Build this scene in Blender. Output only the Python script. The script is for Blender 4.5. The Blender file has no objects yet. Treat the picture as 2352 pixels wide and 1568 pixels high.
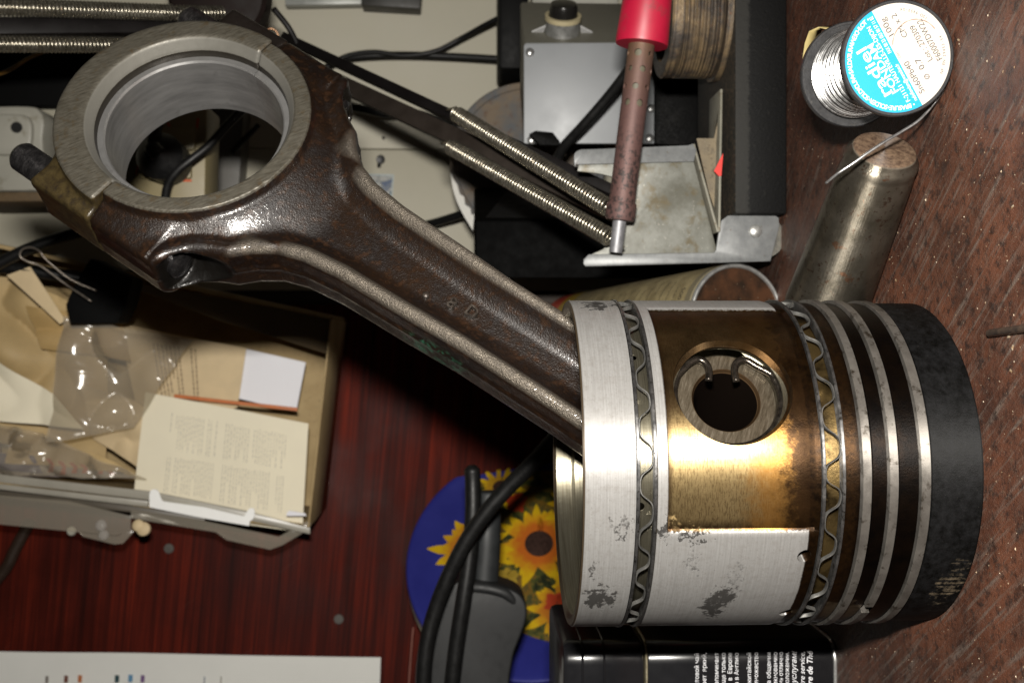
import bpy, bmesh, math, random
import numpy as np
from mathutils import Vector, Matrix, noise as mnoise
R_ = math.radians
S = 0.001                      # everything below is written in millimetres
random.seed(4); np.random.seed(4)
scn = bpy.context.scene
C = scn.collection

# ---------------------------------------------------------------- camera, world, flash, exposure
F_PX, PITCH, CAM_H = 2400.0, R_(2.4), 131.0        # focal length in pixels of a 2352 px wide picture
cam_d = bpy.data.cameras.new('camera'); cam = bpy.data.objects.new('camera', cam_d); C.objects.link(cam)
cam_d.sensor_width = 36; cam_d.lens = 36 * F_PX / 2352; cam_d.clip_start = 0.01; cam_d.clip_end = 20
fw = Vector((0, math.cos(PITCH), -math.sin(PITCH))); upv = Vector((0, math.sin(PITCH), math.cos(PITCH)))
cx, cy, cz = -upv, Vector((1, 0, 0)), -fw           # camera held on its side: picture left is up
m = Matrix((cx, cy, cz)).transposed().to_4x4(); m.translation = Vector((0, 0, CAM_H * S)); cam.matrix_world = m
cam_d.dof.use_dof = True; cam_d.dof.focus_distance = 0.285; cam_d.dof.aperture_fstop = 26
scn.camera = cam
w = bpy.data.worlds.new('World'); scn.world = w; w.use_nodes = True
w.node_tree.nodes['Background'].inputs[0].default_value = (1.0, 0.9, 0.75, 1)
w.node_tree.nodes['Background'].inputs[1].default_value = 0.005
scn.view_settings.view_transform = 'Standard'; scn.view_settings.look = 'None'
scn.view_settings.exposure = 0.0
fl_d = bpy.data.lights.new('camera_flash', 'AREA'); fl_d.shape = 'RECTANGLE'; fl_d.size = 0.012; fl_d.size_y = 0.026
fl_d.energy = 4.2; fl_d.color = (1.0, 0.955, 0.885)
fl = bpy.data.objects.new('camera_flash', fl_d); C.objects.link(fl)
fl.location = (0.043, 0.0, (CAM_H + 4) * S)
fl.rotation_euler = (Vector((-0.06, 0.36, -0.02))).to_track_quat('-Z', 'Y').to_euler()
scn.cycles.max_bounces = 8; scn.cycles.transparent_max_bounces = 12
scn.cycles.sample_clamp_indirect = 6

# ---------------------------------------------------------------- geometry helpers
def ray(x, y):
    a = (784 - y) / F_PX; b = (1176 - x) / F_PX
    return fw + b * upv + a * Vector((1, 0, 0))
EYE = Vector((0, 0, CAM_H))
def W(x, y, Y):                       # point on the upright plane Y
    r = ray(x, y); return EYE + r * (Y / r.y)
def WZ(x, y, z=0.0):                  # point on the level plane z
    r = ray(x, y); return EYE + r * ((z - CAM_H) / r.z)
def WP(x, y, p0, n):
    r = ray(x, y); n = Vector(n); return EYE + r * ((Vector(p0) - EYE).dot(n) / r.dot(n))
WM = {}
def frame(o, x, y, z):
    m = Matrix((Vector(x).normalized(), Vector(y).normalized(), Vector(z).normalized())).transposed().to_4x4()
    m.translation = Vector(o); return m
def zframe(o, z, hint=(0, 0, 1)):
    z = Vector(z).normalized(); h = Vector(hint)
    if abs(z.dot(h.normalized())) > 0.95: h = Vector((1, 0, 0))
    x = h.cross(z).normalized(); return frame(o, x, z.cross(x), z)
def link(o, parent, world):
    C.objects.link(o); WM[o.name] = world
    if parent is not None:
        o.parent = parent; o.matrix_parent_inverse = WM[parent.name].inverted()
    o.matrix_basis = world
SC = Matrix.Scale(S, 4)
def mesh(name, verts, faces, mat, parent=None, M=None, smooth=True, mats=None, fmat=None, sharp=None):
    me = bpy.data.meshes.new(name)
    me.from_pydata([tuple(v) for v in verts], [], [tuple(f) for f in faces]); me.update()
    return mobj(name, me, mat, parent, M, smooth, mats, fmat, sharp)
def mobj(name, me, mat, parent=None, M=None, smooth=True, mats=None, fmat=None, sharp=None):
    for q in (mats or [mat]): me.materials.append(q)
    if fmat is not None: me.polygons.foreach_set('material_index', fmat)
    if smooth:
        me.polygons.foreach_set('use_smooth', [True] * len(me.polygons))
        if sharp: me.set_sharp_from_angle(angle=R_(sharp))
    o = bpy.data.objects.new(name, me)
    world = SC @ M if M is not None else SC
    link(o, parent, world)
    return o
def thing(name, loc, label, cat, group=None):
    o = bpy.data.objects.new(name, None); o.empty_display_size = 0.01
    link(o, None, Matrix.Translation(Vector(loc) * S)); o['label'] = label; o['category'] = cat
    if group: o['group'] = group
    return o
def tag(o, label, cat, group=None):
    o['label'] = label; o['category'] = cat
    if group: o['group'] = group
    return o
def struct(o): o['kind'] = 'structure'; return o
def stuff(o): o['kind'] = 'stuff'; return o

class MB:
    def __init__(s): s.v = []; s.f = []
    def add(s, vs, fs):
        b = len(s.v); s.v += [Vector(q) for q in vs]; s.f += [tuple(i + b for i in f) for f in fs]
    def tube(s, path, r, n=10, caps=True):
        path = [Vector(p) for p in path]; N = len(path)
        rr = r if isinstance(r, (list, tuple)) else [r] * N
        t0 = (path[1] - path[0]).normalized()
        u = Vector((0, 0, 1)).cross(t0)
        if u.length < 0.1: u = Vector((1, 0, 0)).cross(t0)
        u.normalize(); b = len(s.v)
        for i, p in enumerate(path):
            t = (path[min(i + 1, N - 1)] - path[max(i - 1, 0)]).normalized()
            u = (u - t * u.dot(t)).normalized(); v = t.cross(u)
            for k in range(n):
                a = 2 * math.pi * k / n
                s.v.append(p + (u * math.cos(a) + v * math.sin(a)) * rr[i])
        for i in range(N - 1):
            for k in range(n):
                s.f.append((b + i * n + k, b + i * n + (k + 1) % n, b + (i + 1) * n + (k + 1) % n, b + (i + 1) * n + k))
        if caps:
            s.f.append(tuple(b + k for k in range(n))[::-1]); s.f.append(tuple(b + (N - 1) * n + k for k in range(n)))
    def lathe(s, prof, n=48, M=None, a0=0.0, a1=2 * math.pi, closed=False):
        full = abs(a1 - a0 - 2 * math.pi) < 1e-6; b = len(s.v); cols = n if full else n + 1; P = len(prof)
        for k in range(cols):
            a = a0 + (a1 - a0) * k / n
            for (r, z) in prof:
                p = Vector((r * math.cos(a), r * math.sin(a), z)); s.v.append(M @ p if M else p)
        for k in range(n):
            k2 = (k + 1) % cols
            for i in range(P if closed else P - 1):
                i2 = (i + 1) % P
                s.f.append((b + k * P + i, b + k2 * P + i, b + k2 * P + i2, b + k * P + i2))
        if closed and not full:
            s.f.append(tuple(b + i for i in range(P))); s.f.append(tuple(b + n * P + i for i in range(P))[::-1])
        if not closed and full:
            if prof[0][0] > 1e-6: s.f.append(tuple(b + k * P for k in range(n))[::-1])
            if prof[-1][0] > 1e-6: s.f.append(tuple(b + k * P + P - 1 for k in range(n)))
    def prism(s, pts, d):             # pts: outline points in 3-D, d: extrusion vector
        n = len(pts); d = Vector(d); b = len(s.v)
        s.v += [Vector(p) for p in pts] + [Vector(p) + d for p in pts]
        s.f.append(tuple(b + i for i in range(n))[::-1]); s.f.append(tuple(b + n + i for i in range(n)))
        for i in range(n):
            j = (i + 1) % n; s.f.append((b + i, b + j, b + n + j, b + n + i))
    def box(s, M, sx, sy, sz):        # centred box in frame M
        vs = [M @ Vector((a * sx / 2, c * sy / 2, e * sz / 2)) for a in (-1, 1) for c in (-1, 1) for e in (-1, 1)]
        s.add(vs, [(0, 1, 3, 2), (4, 6, 7, 5), (0, 4, 5, 1), (2, 3, 7, 6), (0, 2, 6, 4), (1, 5, 7, 3)])
    def build(s, name, mat, parent=None, smooth=True, sharp=35, bevel=0, seg=2, M=None):
        me = bpy.data.meshes.new(name); bm = bmesh.new()
        vs = [bm.verts.new(q) for q in s.v]
        for f in s.f:
            try: bm.faces.new([vs[i] for i in f])
            except ValueError: pass
        bmesh.ops.remove_doubles(bm, verts=bm.verts, dist=1e-4)
        bmesh.ops.recalc_face_normals(bm, faces=bm.faces)
        if bevel:
            es = [e for e in bm.edges if len(e.link_faces) == 2 and e.calc_face_angle(0) > R_(40)]
            bmesh.ops.bevel(bm, geom=es, offset=bevel, segments=seg, affect='EDGES', profile=0.5, clamp_overlap=True)
        bm.to_mesh(me); bm.free()
        return mobj(name, me, mat, parent, M, smooth, sharp=sharp)
def catmull(pts, k=8):
    pts = [Vector(p) for p in pts]; out = []
    P = [pts[0] * 2 - pts[1]] + pts + [pts[-1] * 2 - pts[-2]]
    for i in range(1, len(P) - 2):
        for j in range(k):
            t = j / k; a, b, c, d = P[i - 1], P[i], P[i + 1], P[i + 2]
            out.append(0.5 * ((2 * b) + (c - a) * t + (2 * a - 5 * b + 4 * c - d) * t * t + (3 * b - a - 3 * c + d) * t ** 3))
    out.append(pts[-1]); return out
def cable(name, pts, r, mat, parent=None, n=10):
    b = MB(); b.tube(catmull(pts), r, n); return b.build(name, mat, parent, sharp=None)
def plate(name, px, Y, th, mat, parent=None, bevel=0.0, Yf=None, smooth=True):   # outlined plate standing at distance Y, th thick behind it
    b = MB(); b.prism([W(x, y, Y if Yf is None else Yf(x, y)) for x, y in px], (0, th, 0)); return b.build(name, mat, parent, bevel=bevel, smooth=smooth)
def sheet(name, c4, Y, mat, parent=None, amp=2.0, sc=0.02, nx=24, ny=24, seed=0, th=0.4, tilt=(0, 0), crease=0):
    # a paper-like sheet through four picture corners at distance Y (a number or four), gently uneven, th thick
    Ys = Y if isinstance(Y, (list, tuple)) else [Y] * 4
    p = [W(x, y, q) for (x, y), q in zip(c4, Ys)]; vs = []; off = Vector((seed * 7.3, seed * 3.1, seed))
    for j in range(ny + 1):
        for i in range(nx + 1):
            u, v = i / nx, j / ny
            q = (p[0] * (1 - u) + p[1] * u) * (1 - v) + (p[3] * (1 - u) + p[2] * u) * v
            d = mnoise.noise(q * sc + off)
            if crease: d = d + crease * (1 - 2 * abs(mnoise.noise(q * sc * 1.7 + off * 2)))
            vs.append(q + Vector((0.25 * amp * mnoise.noise(q * sc * 1.3 - off), amp * d, 0.25 * amp * mnoise.noise(q * sc * 1.1 + off * 3))))
    n1 = len(vs); fs = []; W1 = nx + 1
    for j in range(ny):
        for i in range(nx):
            a = j * W1 + i; fs.append((a, a + 1, a + W1 + 1, a + W1))
    vs += [q + Vector((0, th, 0)) for q in vs]; fs += [tuple(n1 + i for i in f[::-1]) for f in fs[:]]
    ring = [i for i in range(nx)] + [j * W1 + nx for j in range(ny)] + [ny * W1 + i for i in range(nx, 0, -1)] + [j * W1 for j in range(ny, 0, -1)]
    for k in range(len(ring)):
        a, c = ring[k], ring[(k + 1) % len(ring)]; fs.append((a, n1 + a, n1 + c, c))
    b = MB(); b.add(vs, fs); return b.build(name, mat, parent, sharp=40)
_fonts = {}
def text_mesh(body, size, align='LEFT', bold=0.0, shear=0.0, spacing=1.0, fit=None):
    cu = bpy.data.curves.new('lettering', 'FONT'); cu.body = body; cu.size = size; cu.align_x = align
    cu.offset = bold; cu.shear = shear; cu.space_character = spacing; cu.resolution_u = 3
    o = bpy.data.objects.new('lettering', cu); C.objects.link(o)
    dg = bpy.context.evaluated_depsgraph_get(); me = bpy.data.meshes.new_from_object(o.evaluated_get(dg))
    v = [Vector(q.co) for q in me.vertices]; f = [tuple(q.vertices) for q in me.polygons]
    bpy.data.objects.remove(o); bpy.data.curves.remove(cu); bpy.data.meshes.remove(me)
    if fit and v:
        x0 = min(q.x for q in v); x1 = max(q.x for q in v); k = fit / max(x1 - x0, 1e-6)
        v = [Vector(((q.x - x0) * k, q.y, 0)) for q in v]
    return v, f

# ---------------------------------------------------------------- material helpers
class NT:
    def __init__(s, name):
        s.m = bpy.data.materials.new(name); s.m.use_nodes = True; s.t = s.m.node_tree
        s.b = s.t.nodes['Principled BSDF']; s.out = s.t.nodes['Material Output']
        s.tc = s.t.nodes.new('ShaderNodeTexCoord'); s.o = s.tc.outputs['Object']
    def n(s, k): return s.t.nodes.new(k)
    def l(s, a, b): s.t.links.new(a, b)
    def put(s, sock, v):
        if isinstance(v, bpy.types.NodeSocket): s.l(v, sock)
        elif isinstance(v, (tuple, list)) and len(v) == 3 and sock.type == 'RGBA': sock.default_value = (*v, 1)
        else: sock.default_value = v
    def map(s, scale=(1, 1, 1), rot=(0, 0, 0), loc=(0, 0, 0), src=None):
        k = s.n('ShaderNodeMapping'); s.l(src or s.o, k.inputs[0]); k.inputs['Scale'].default_value = scale
        k.inputs['Rotation'].default_value = rot; k.inputs['Location'].default_value = loc; return k.outputs[0]
    def map2(s, scale, rot, src=None):         # turn first, then stretch
        return s.map(scale, (0, 0, 0), src=s.map((1, 1, 1), rot, src=src))
    def noise(s, scale, detail=4, rough=0.55, vec=None, dist=0.0):
        k = s.n('ShaderNodeTexNoise'); s.l(vec or s.o, k.inputs['Vector']); k.inputs['Scale'].default_value = scale
        k.inputs['Detail'].default_value = detail; k.inputs['Roughness'].default_value = rough; k.inputs['Distortion'].default_value = dist
        return k.outputs['Fac']
    def voro(s, scale, vec=None, feature='F1'):
        k = s.n('ShaderNodeTexVoronoi'); s.l(vec or s.o, k.inputs['Vector']); k.inputs['Scale'].default_value = scale; k.feature = feature
        return k.outputs['Distance']
    def ramp(s, fac, *stops):
        k = s.n('ShaderNodeValToRGB'); s.l(fac, k.inputs[0]); e = k.color_ramp.elements
        while len(e) < len(stops): e.new(0.5)
        for q, (p, c) in zip(e, stops):
            q.position = p; q.color = (c, c, c, 1) if isinstance(c, (int, float)) else (*c, 1)
        return k.outputs[0]
    def mix(s, f, a, b, mode='MIX'):
        k = s.n('ShaderNodeMix'); k.data_type = 'RGBA'; k.blend_type = mode
        s.put(k.inputs[0], f); s.put(k.inputs[6], a); s.put(k.inputs[7], b); return k.outputs[2]
    def math(s, op, a, b=0.0, clamp=False):
        k = s.n('ShaderNodeMath'); k.operation = op; k.use_clamp = clamp; s.put(k.inputs[0], a); s.put(k.inputs[1], b); return k.outputs[0]
    def sep(s, src=None):
        k = s.n('ShaderNodeSeparateXYZ'); s.l(src or s.o, k.inputs[0]); return k.outputs
    def range(s, v, a, b, c=0.0, d=1.0, smooth=False):
        k = s.n('ShaderNodeMapRange'); s.put(k.inputs[0], v)
        if smooth: k.interpolation_type = 'SMOOTHSTEP'
        for i, q in enumerate((a, b, c, d)): k.inputs[i + 1].default_value = q
        return k.outputs[0]
    def bump(s, h, dist, strength=1.0, nrm=None):
        k = s.n('ShaderNodeBump'); s.l(h, k.inputs['Height']); k.inputs['Distance'].default_value = dist * S; k.inputs['Strength'].default_value = strength
        if nrm is not None: s.l(nrm, k.inputs['Normal'])
        return k.outputs[0]
    def brushed(s, amount, rot=0.25, axis='Z'):       # turned or ground metal: streaked highlights round the axis
        k = s.n('ShaderNodeTangent'); k.direction_type = 'RADIAL'; k.axis = axis; s.l(k.outputs[0], s.b.inputs['Tangent'])
        s.put(s.b.inputs['Anisotropic'], amount); s.b.inputs['Anisotropic Rotation'].default_value = rot
    def set(s, col=None, rough=None, metal=None, nrm=None, spec=None, coat=None, coat_r=None, trans=None, ior=None, alpha=None):
        I = s.b.inputs
        for k, v in (('Base Color', col), ('Roughness', rough), ('Metallic', metal), ('Specular IOR Level', spec), ('Coat Weight', coat),
                     ('Coat Roughness', coat_r), ('Transmission Weight', trans), ('IOR', ior), ('Alpha', alpha)):
            if v is not None: s.put(I[k], v)
        if nrm is not None: s.l(nrm, I['Normal'])
        return s.m
def simple(name, col, rough=0.5, metal=0.0, var=0.25, scale=0.15, bump=0.0, bscale=1.5, spec=None, dirt=None, coat=None):
    t = NT(name); k = t.noise(scale, 5, 0.6)
    c2 = tuple(q * (1 - var) for q in col); c = t.mix(t.ramp(k, (0.3, 0.0), (0.7, 1.0)), c2, col)
    if dirt:
        d = t.noise(scale * 3.1, 6, 0.7); c = t.mix(t.ramp(d, (0.56, 0.0), (0.68, 1.0)), c, dirt)
    nr = t.bump(t.noise(bscale, 4), bump) if bump else None
    return t.set(c, t.range(k, 0.3, 0.7, rough * 0.85, min(1, rough * 1.15)), metal, nr, spec, coat)

MAT = {}
def flat(name, col, rough=0.6, metal=0.0): 
    if name not in MAT: MAT[name] = simple(name, col, rough, metal, var=0.12)
    return MAT[name]

# ---------------------------------------------------------------- the setting: bench top, back boards
def mat_bench():
    t = NT('bench_wood'); v = t.map((1, 1, 1), (0, 0, R_(-51)))
    st = t.map2((0.035, 0.5, 0.2), (0, 0, R_(52)))
    g = t.noise(1.0, 6, 0.65, st); blot = t.noise(0.045, 5, 0.6); fine = t.noise(1.6, 3, 0.7); mid = t.noise(0.5, 5, 0.7)
    c = t.mix(t.ramp(blot, (0.35, 0.0), (0.65, 1.0)), (0.028, 0.0098, 0.005), (0.078, 0.028, 0.014))
    c = t.mix(t.ramp(g, (0.51, 0.0), (0.66, 0.75)), c, (0.085, 0.068, 0.056))                        # worn grey streaks
    c = t.mix(t.ramp(mid, (0.57, 0.0), (0.68, 0.75)), c, (0.060, 0.034, 0.018))
    c = t.mix(t.ramp(t.noise(0.9, 5, 0.75), (0.60, 0.0), (0.70, 0.8)), c, (0.012, 0.006, 0.004))
    c = t.mix(t.ramp(t.noise(0.28, 6, 0.75), (0.50, 0.0), (0.62, 0.85)), c, (0.010, 0.005, 0.0035)); c = t.mix(t.ramp(t.noise(0.2, 6, 0.8, t.map((1, 1, 1), loc=(31, 7, 0))), (0.60, 0.0), (0.70, 0.6)), c, (0.070, 0.042, 0.026))
    sp = t.voro(0.55); c = t.mix(t.ramp(sp, (0.06, 0.7), (0.12, 0.0)), c, (0.11, 0.08, 0.055))       # crumbs of dust
    h = t.math('ADD', t.math('MULTIPLY', fine, 0.6), t.math('MULTIPLY', g, 0.8))
    return t.set(c, t.range(mid, 0.3, 0.7, 0.36, 0.65), 0, t.bump(h, 0.55), spec=0.55)
b = MB(); b.box(Matrix.Translation((-50, 440, -15)), 1700, 640, 30)
bench = struct(b.build('bench_top', mat_bench(), bevel=1.0))
# loose swarf and crumbs lying on the bench
def mat_crumb():
    t = NT('swarf'); k = t.noise(0.8, 2); return t.set(t.ramp(k, (0.4, (0.20, 0.13, 0.07)), (0.6, (0.36, 0.30, 0.22))), 0.35, 0.4)
b = MB(); rg = random.Random(9)
for i in range(1500):
    Y = 225 + 210 * rg.random() ** 1.4; X = rg.uniform(-150, 115) * (0.45 + Y / 420)
    r = rg.uniform(0.04, 0.14) * (2.2 if rg.random() < 0.03 else 1); a = rg.random() * 6.3
    l = r * rg.uniform(1, 2.8); d = Vector((math.cos(a) * l, math.sin(a) * l, 0)); e = Vector((-math.sin(a) * r, math.cos(a) * r, 0)); p = Vector((X, Y, 0.02))
    u = Vector((0, 0, r * 1.3))
    b.add([p - d - e, p + d - e, p + d + e, p - d + e, p + u], [(0, 1, 4), (1, 2, 4), (2, 3, 4), (3, 0, 4)])
stuff(b.build('swarf', mat_crumb(), sharp=20))

def mat_panel():
    t = NT('red_wood'); v = t.map2((0.008, 1, 0.55), (0, R_(-5), 0)); v2 = t.map2((0.004, 1, 0.13), (0, R_(-5), 0))
    g = t.noise(1.0, 6, 0.65, v, 0.3); g2 = t.noise(1.0, 5, 0.6, v2, 0.4); f = t.noise(1.0, 3, 0.7, t.map((0.15, 1, 2.2)))
    k = t.math('ADD', t.math('MULTIPLY', g, 0.55), t.math('MULTIPLY', g2, 0.45))
    c = t.ramp(k, (0.36, (0.014, 0.002, 0.001)), (0.5, (0.070, 0.007, 0.003)), (0.64, (0.165, 0.016, 0.005)))
    c = t.mix(t.math('MULTIPLY', f, 0.35), c, (0.02, 0.004, 0.003))
    sc_ = t.noise(1.0, 3, 0.5, t.map2((0.9, 1, 0.012), (0, R_(38), 0))); c = t.mix(t.ramp(sc_, (0.70, 0.0), (0.74, 0.10)), c, (0.35, 0.25, 0.2))
    big = t.noise(0.012, 4, 0.6); c = t.mix(t.ramp(big, (0.40, 0.45), (0.62, 0.0)), c, (0.018, 0.003, 0.002)); du = t.noise(0.6, 4, 0.7); c = t.mix(t.ramp(du, (0.66, 0.0), (0.74, 0.12)), c, (0.3, 0.25, 0.2))
    return t.set(c, t.range(big, 0.35, 0.65, 0.48, 0.68), 0, t.bump(f, 0.05), spec=0.09)
m_wall = simple('pale_board', (0.42, 0.395, 0.31), 0.55, 0, 0.1, 0.02, dirt=None)
def board(name, y0, y1, Y, mat, th=16, zlo=-2.0, zhi=760):     # upright board between two picture rows
    x0 = W(1176, y1, Y).x; x1 = W(1176, y0, Y).x; b = MB()
    b.box(Matrix.Translation(((x0 + x1) / 2, Y + th / 2, (zlo + zhi) / 2)), x1 - x0, th, zhi - zlo)
    return struct(b.build(name, mat, bevel=0.6))
board('wall_panel', 700, 3300, 735, mat_panel(), 18)
board('wall_board', 346.5, 668, 745, m_wall)
board('wall_board', -1300, 344, 745, m_wall)
board('wall_strip', 668, 700, 748, simple('dark_gap', (0.03, 0.018, 0.01), 0.6), 10)  # dark strip filling the gap between the pale boards and the panel

# ---------------------------------------------------------------- piston with its connecting rod
AZ = R_(28.5)
U = Vector((math.sin(AZ), -math.cos(AZ), 0)); WD = Vector((math.cos(AZ), math.sin(AZ), 0)); ZV = Vector((0, 0, 1))
C0 = Vector((-35, 306, 0))
PA = thing('piston_and_connecting_rod', C0, 'oily piston standing on its crown with the brown connecting rod leaning out of it', 'piston')
MP = Matrix.Translation(C0)

def mat_piston():
    t = NT('piston_alloy'); x, y, z = t.sep()
    r = t.math('SQRT', t.math('ADD', t.math('MULTIPLY', x, x), t.math('MULTIPLY', y, y)))
    az = t.math('MULTIPLY', t.math('ARCTAN2', x, t.math('MULTIPLY', y, -1)), 57.29578)
    cyl = t.n('ShaderNodeCombineXYZ'); t.put(cyl.inputs[0], t.math('MULTIPLY', az, 0.82)); t.put(cyl.inputs[1], z); t.put(cyl.inputs[2], r)
    cv = cyl.outputs[0]
    turn = t.noise(1.0, 4, 0.7, t.map((0.05, 2.4, 0.3), src=cv)); cross = t.noise(1.0, 5, 0.7, t.map((0.9, 0.06, 0.3), src=cv))
    n1 = t.noise(0.12, 5, 0.6, cv); n2 = t.noise(0.45, 6, 0.7, cv); n3 = t.noise(1.6, 4, 0.7, cv); n4 = t.noise(0.05, 3, 0.5, cv)
    step = lambda v, a, wd: t.range(v, a - wd, a + wd, 0, 1, True)
    both = lambda *q: q[0] if len(q) == 1 else t.math('MULTIPLY', q[0], both(*q[1:]))
    inv = lambda q: t.math('SUBTRACT', 1.0, q)
    zz = t.math('ADD', z, t.math('MULTIPLY', t.math('SUBTRACT', n3, 0.5), 0.5)); aa = t.math('ADD', az, t.math('MULTIPLY', t.math('SUBTRACT', n3, 0.5), 2.0))
    rec = both(step(aa, -16, 0.5), inv(step(aa, 70, 0.5)), step(zz, 42.0, 0.3), inv(step(zz, 80.9, 0.2)))
    silver = t.mix(t.ramp(turn, (0.3, 0.0), (0.7, 1.0)), (0.20, 0.196, 0.189), (0.265, 0.261, 0.254))
    silver = t.mix(t.ramp(cross, (0.55, 0.0), (0.75, 0.3)), silver, (0.15, 0.135, 0.118)); silver = t.mix(t.ramp(n3, (0.56, 0.0), (0.72, 0.5)), silver, (0.12, 0.11, 0.10)); silver = t.mix(t.ramp(n2, (0.35, 0.35), (0.5, 0.0)), silver, (0.17, 0.158, 0.145))
    n5 = t.noise(0.35, 3, 0.6, t.map((1, 1, 1), loc=(17, 5, 9), src=cv))
    azw = t.math('ADD', az, t.math('MULTIPLY', t.math('SUBTRACT', n2, 0.5), 26)); zw = t.math('ADD', z, t.math('MULTIPLY', t.math('SUBTRACT', n5, 0.5), 14))
    # carbon smudges: a few places round the skirt, broken up by noise
    def blob(a, zc, wa, wz, amt):
        da = t.math('DIVIDE', t.math('SUBTRACT', azw, a), wa); dz = t.math('DIVIDE', t.math('SUBTRACT', zw, zc), wz)
        q = t.math('ADD', t.math('MULTIPLY', da, da), t.math('MULTIPLY', dz, dz))
        return t.math('MULTIPLY', t.range(q, 0, 1, 1, 0), amt)
    sm = blob(75, 95, 9, 6, 0.62)
    for q in ((74, 89, 6, 3, 0.55), (-14, 92.5, 5, 5, 0.5), (-43, 96.5, 9, 6, 0.65), (-30, 100, 4, 3, 0.5), (-15, 81.5, 5, 4, 0.62), (-17, 74.5, 3.5, 8, 0.56), (-26.7, 73.5, 4, 3.5, 0.44),
              (-28, 61, 5, 4, 0.40), (-33, 62.5, 4.5, 4, 0.42), (-42.5, 64, 8, 6.5, 0.62), (-50, 66, 11, 6, 0.6), (-22, 50, 4, 4, 0.3)):
        sm = t.math('MAXIMUM', sm, blob(*q))
    sm = t.ramp(t.math('ADD', sm, t.math('MULTIPLY', t.math('ADD', t.math('ADD', t.math('MULTIPLY', n2, 0.7), t.math('MULTIPLY', n3, 0.6)), t.math('MULTIPLY', cross, 0.7)), 0.5)), (0.77, 0.0), (1.05, 0.95))
    silver = t.mix(sm, silver, (0.012, 0.011, 0.010))
    gold = t.mix(t.ramp(n1, (0.3, 0.0), (0.7, 1.0)), (0.31, 0.22, 0.10), (0.43, 0.32, 0.155))
    gold = t.mix(t.ramp(turn, (0.5, 0.0), (0.75, 0.35)), gold, (0.20, 0.13, 0.055))
    strk = t.noise(1.0, 3, 0.7, t.map((0.55, 2.6, 0.3), src=cv)); gold = t.mix(t.ramp(strk, (0.47, 0.0), (0.62, 0.6)), gold, (0.12, 0.078, 0.034)); gold = t.mix(t.ramp(n3, (0.60, 0.0), (0.70, 0.5)), gold, (0.09, 0.055, 0.022)); gold = t.mix(t.range(zz, 79.2, 80.8, 0, 0.8, True), gold, (0.06, 0.035, 0.016)); gold = t.mix(t.math('MULTIPLY', t.range(aa, -11, -15.5, 0, 1, True), t.ramp(n2, (0.3, 0.45), (0.6, 1.0))), gold, (0.05, 0.028, 0.013))
    amber = t.mix(n1, (0.30, 0.13, 0.022), (0.52, 0.25, 0.05))
    dark = t.mix(t.ramp(n1, (0.35, 0.0), (0.7, 1.0)), (0.020, 0.010, 0.004), (0.060, 0.031, 0.012))
    zd = t.math('ADD', z, t.math('MULTIPLY', t.math('SUBTRACT', n2, 0.5), 12)); ad = t.math('ADD', az, t.math('MULTIPLY', t.math('SUBTRACT', n1, 0.5), 24))
    darkening = t.math('MAXIMUM', t.range(zd, 56, 48, 0, 1, True), t.range(ad, 8, 30, 0, 0.92, True))  # recess gets darker towards the crown and round towards one side
    v = t.mix(t.math('MULTIPLY', t.range(zd, 64, 54, 0, 1, True), 0.75), gold, amber)
    v = t.mix(darkening, v, dark)
    spots = t.ramp(t.math('ADD', t.math('MULTIPLY', n3, 0.5), t.math('MULTIPLY', n2, 0.5)), (0.56, 0.0), (0.66, 0.3)); v = t.mix(spots, v, dark)
    land = t.mix(t.ramp(n1, (0.40, 0.0), (0.68, 1.0)), (0.004, 0.003, 0.0025), (0.012, 0.007, 0.004)); land = t.mix(t.math('MULTIPLY', t.range(z, 31.5, 33.5), t.ramp(n2, (0.35, 0.2), (0.6, 1.0))), land, (0.032, 0.016, 0.006))
    land = t.mix(both(step(az, -46, 3), inv(step(az, -60, 2))), land, land)
    tan = t.ramp(t.math('ADD', t.math('ADD', blob(-56, 33, 13, 16, 0.55), t.math('MULTIPLY', blob(-38, 4, 24, 8, 0.32), 1.0)), t.math('MULTIPLY', t.math('ADD', cross, n2), 0.5)), (0.78, 0.0), (0.95, 0.8))
    land = t.mix(tan, land, (0.16, 0.125, 0.08))
    crown = t.mix(t.ramp(t.math('ADD', t.math('MULTIPLY', n2, 0.6), t.math('MULTIPLY', n1, 0.4)), (0.40, 0.0), (0.60, 1.0)), (0.0015, 0.0015, 0.0014), (0.006, 0.006, 0.0063)); crown = t.mix(t.ramp(n3, (0.62, 0.0), (0.70, 0.5)), crown, (0.016, 0.0145, 0.013)); crown = t.mix(tan, crown, (0.13, 0.10, 0.065))
    inner = t.mix(t.ramp(turn, (0.3, 0.0), (0.7, 1.0)), (0.13, 0.115, 0.08), (0.26, 0.24, 0.18))
    c = t.mix(rec, silver, v)
    oring = both(step(z, 83.6, 0.1), inv(step(z, 89.1, 0.1)), inv(step(r, 46.7, 0.1)))
    groove = t.mix(t.ramp(n1, (0.35, 0.0), (0.6, 1.0)), (0.012, 0.008, 0.004), (0.22, 0.15, 0.06))
    c = t.mix(oring, c, groove)
    low = inv(step(t.math('ADD', zz, t.math('MULTIPLY', n1, 1.0)), 45.2, 0.25)); c = t.mix(low, c, land)
    o2 = both(step(z, 35.9, 0.1), inv(step(z, 42.1, 0.1)), inv(step(r, 46.0, 0.1))); c = t.mix(o2, c, groove)
    c = t.mix(inv(step(z, 13.9, 0.1)), c, crown)
    ins = both(inv(step(r, 45.0, 0.3)), step(z, 89.5, 0.2)); ins2 = inv(step(r, 42.9, 0.1))
    deep = both(ins2, inv(step(z, 90, 6))); c = t.mix(t.math('MAXIMUM', ins, both(ins2, step(z, 46, 0.5))), c, inner)
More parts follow.
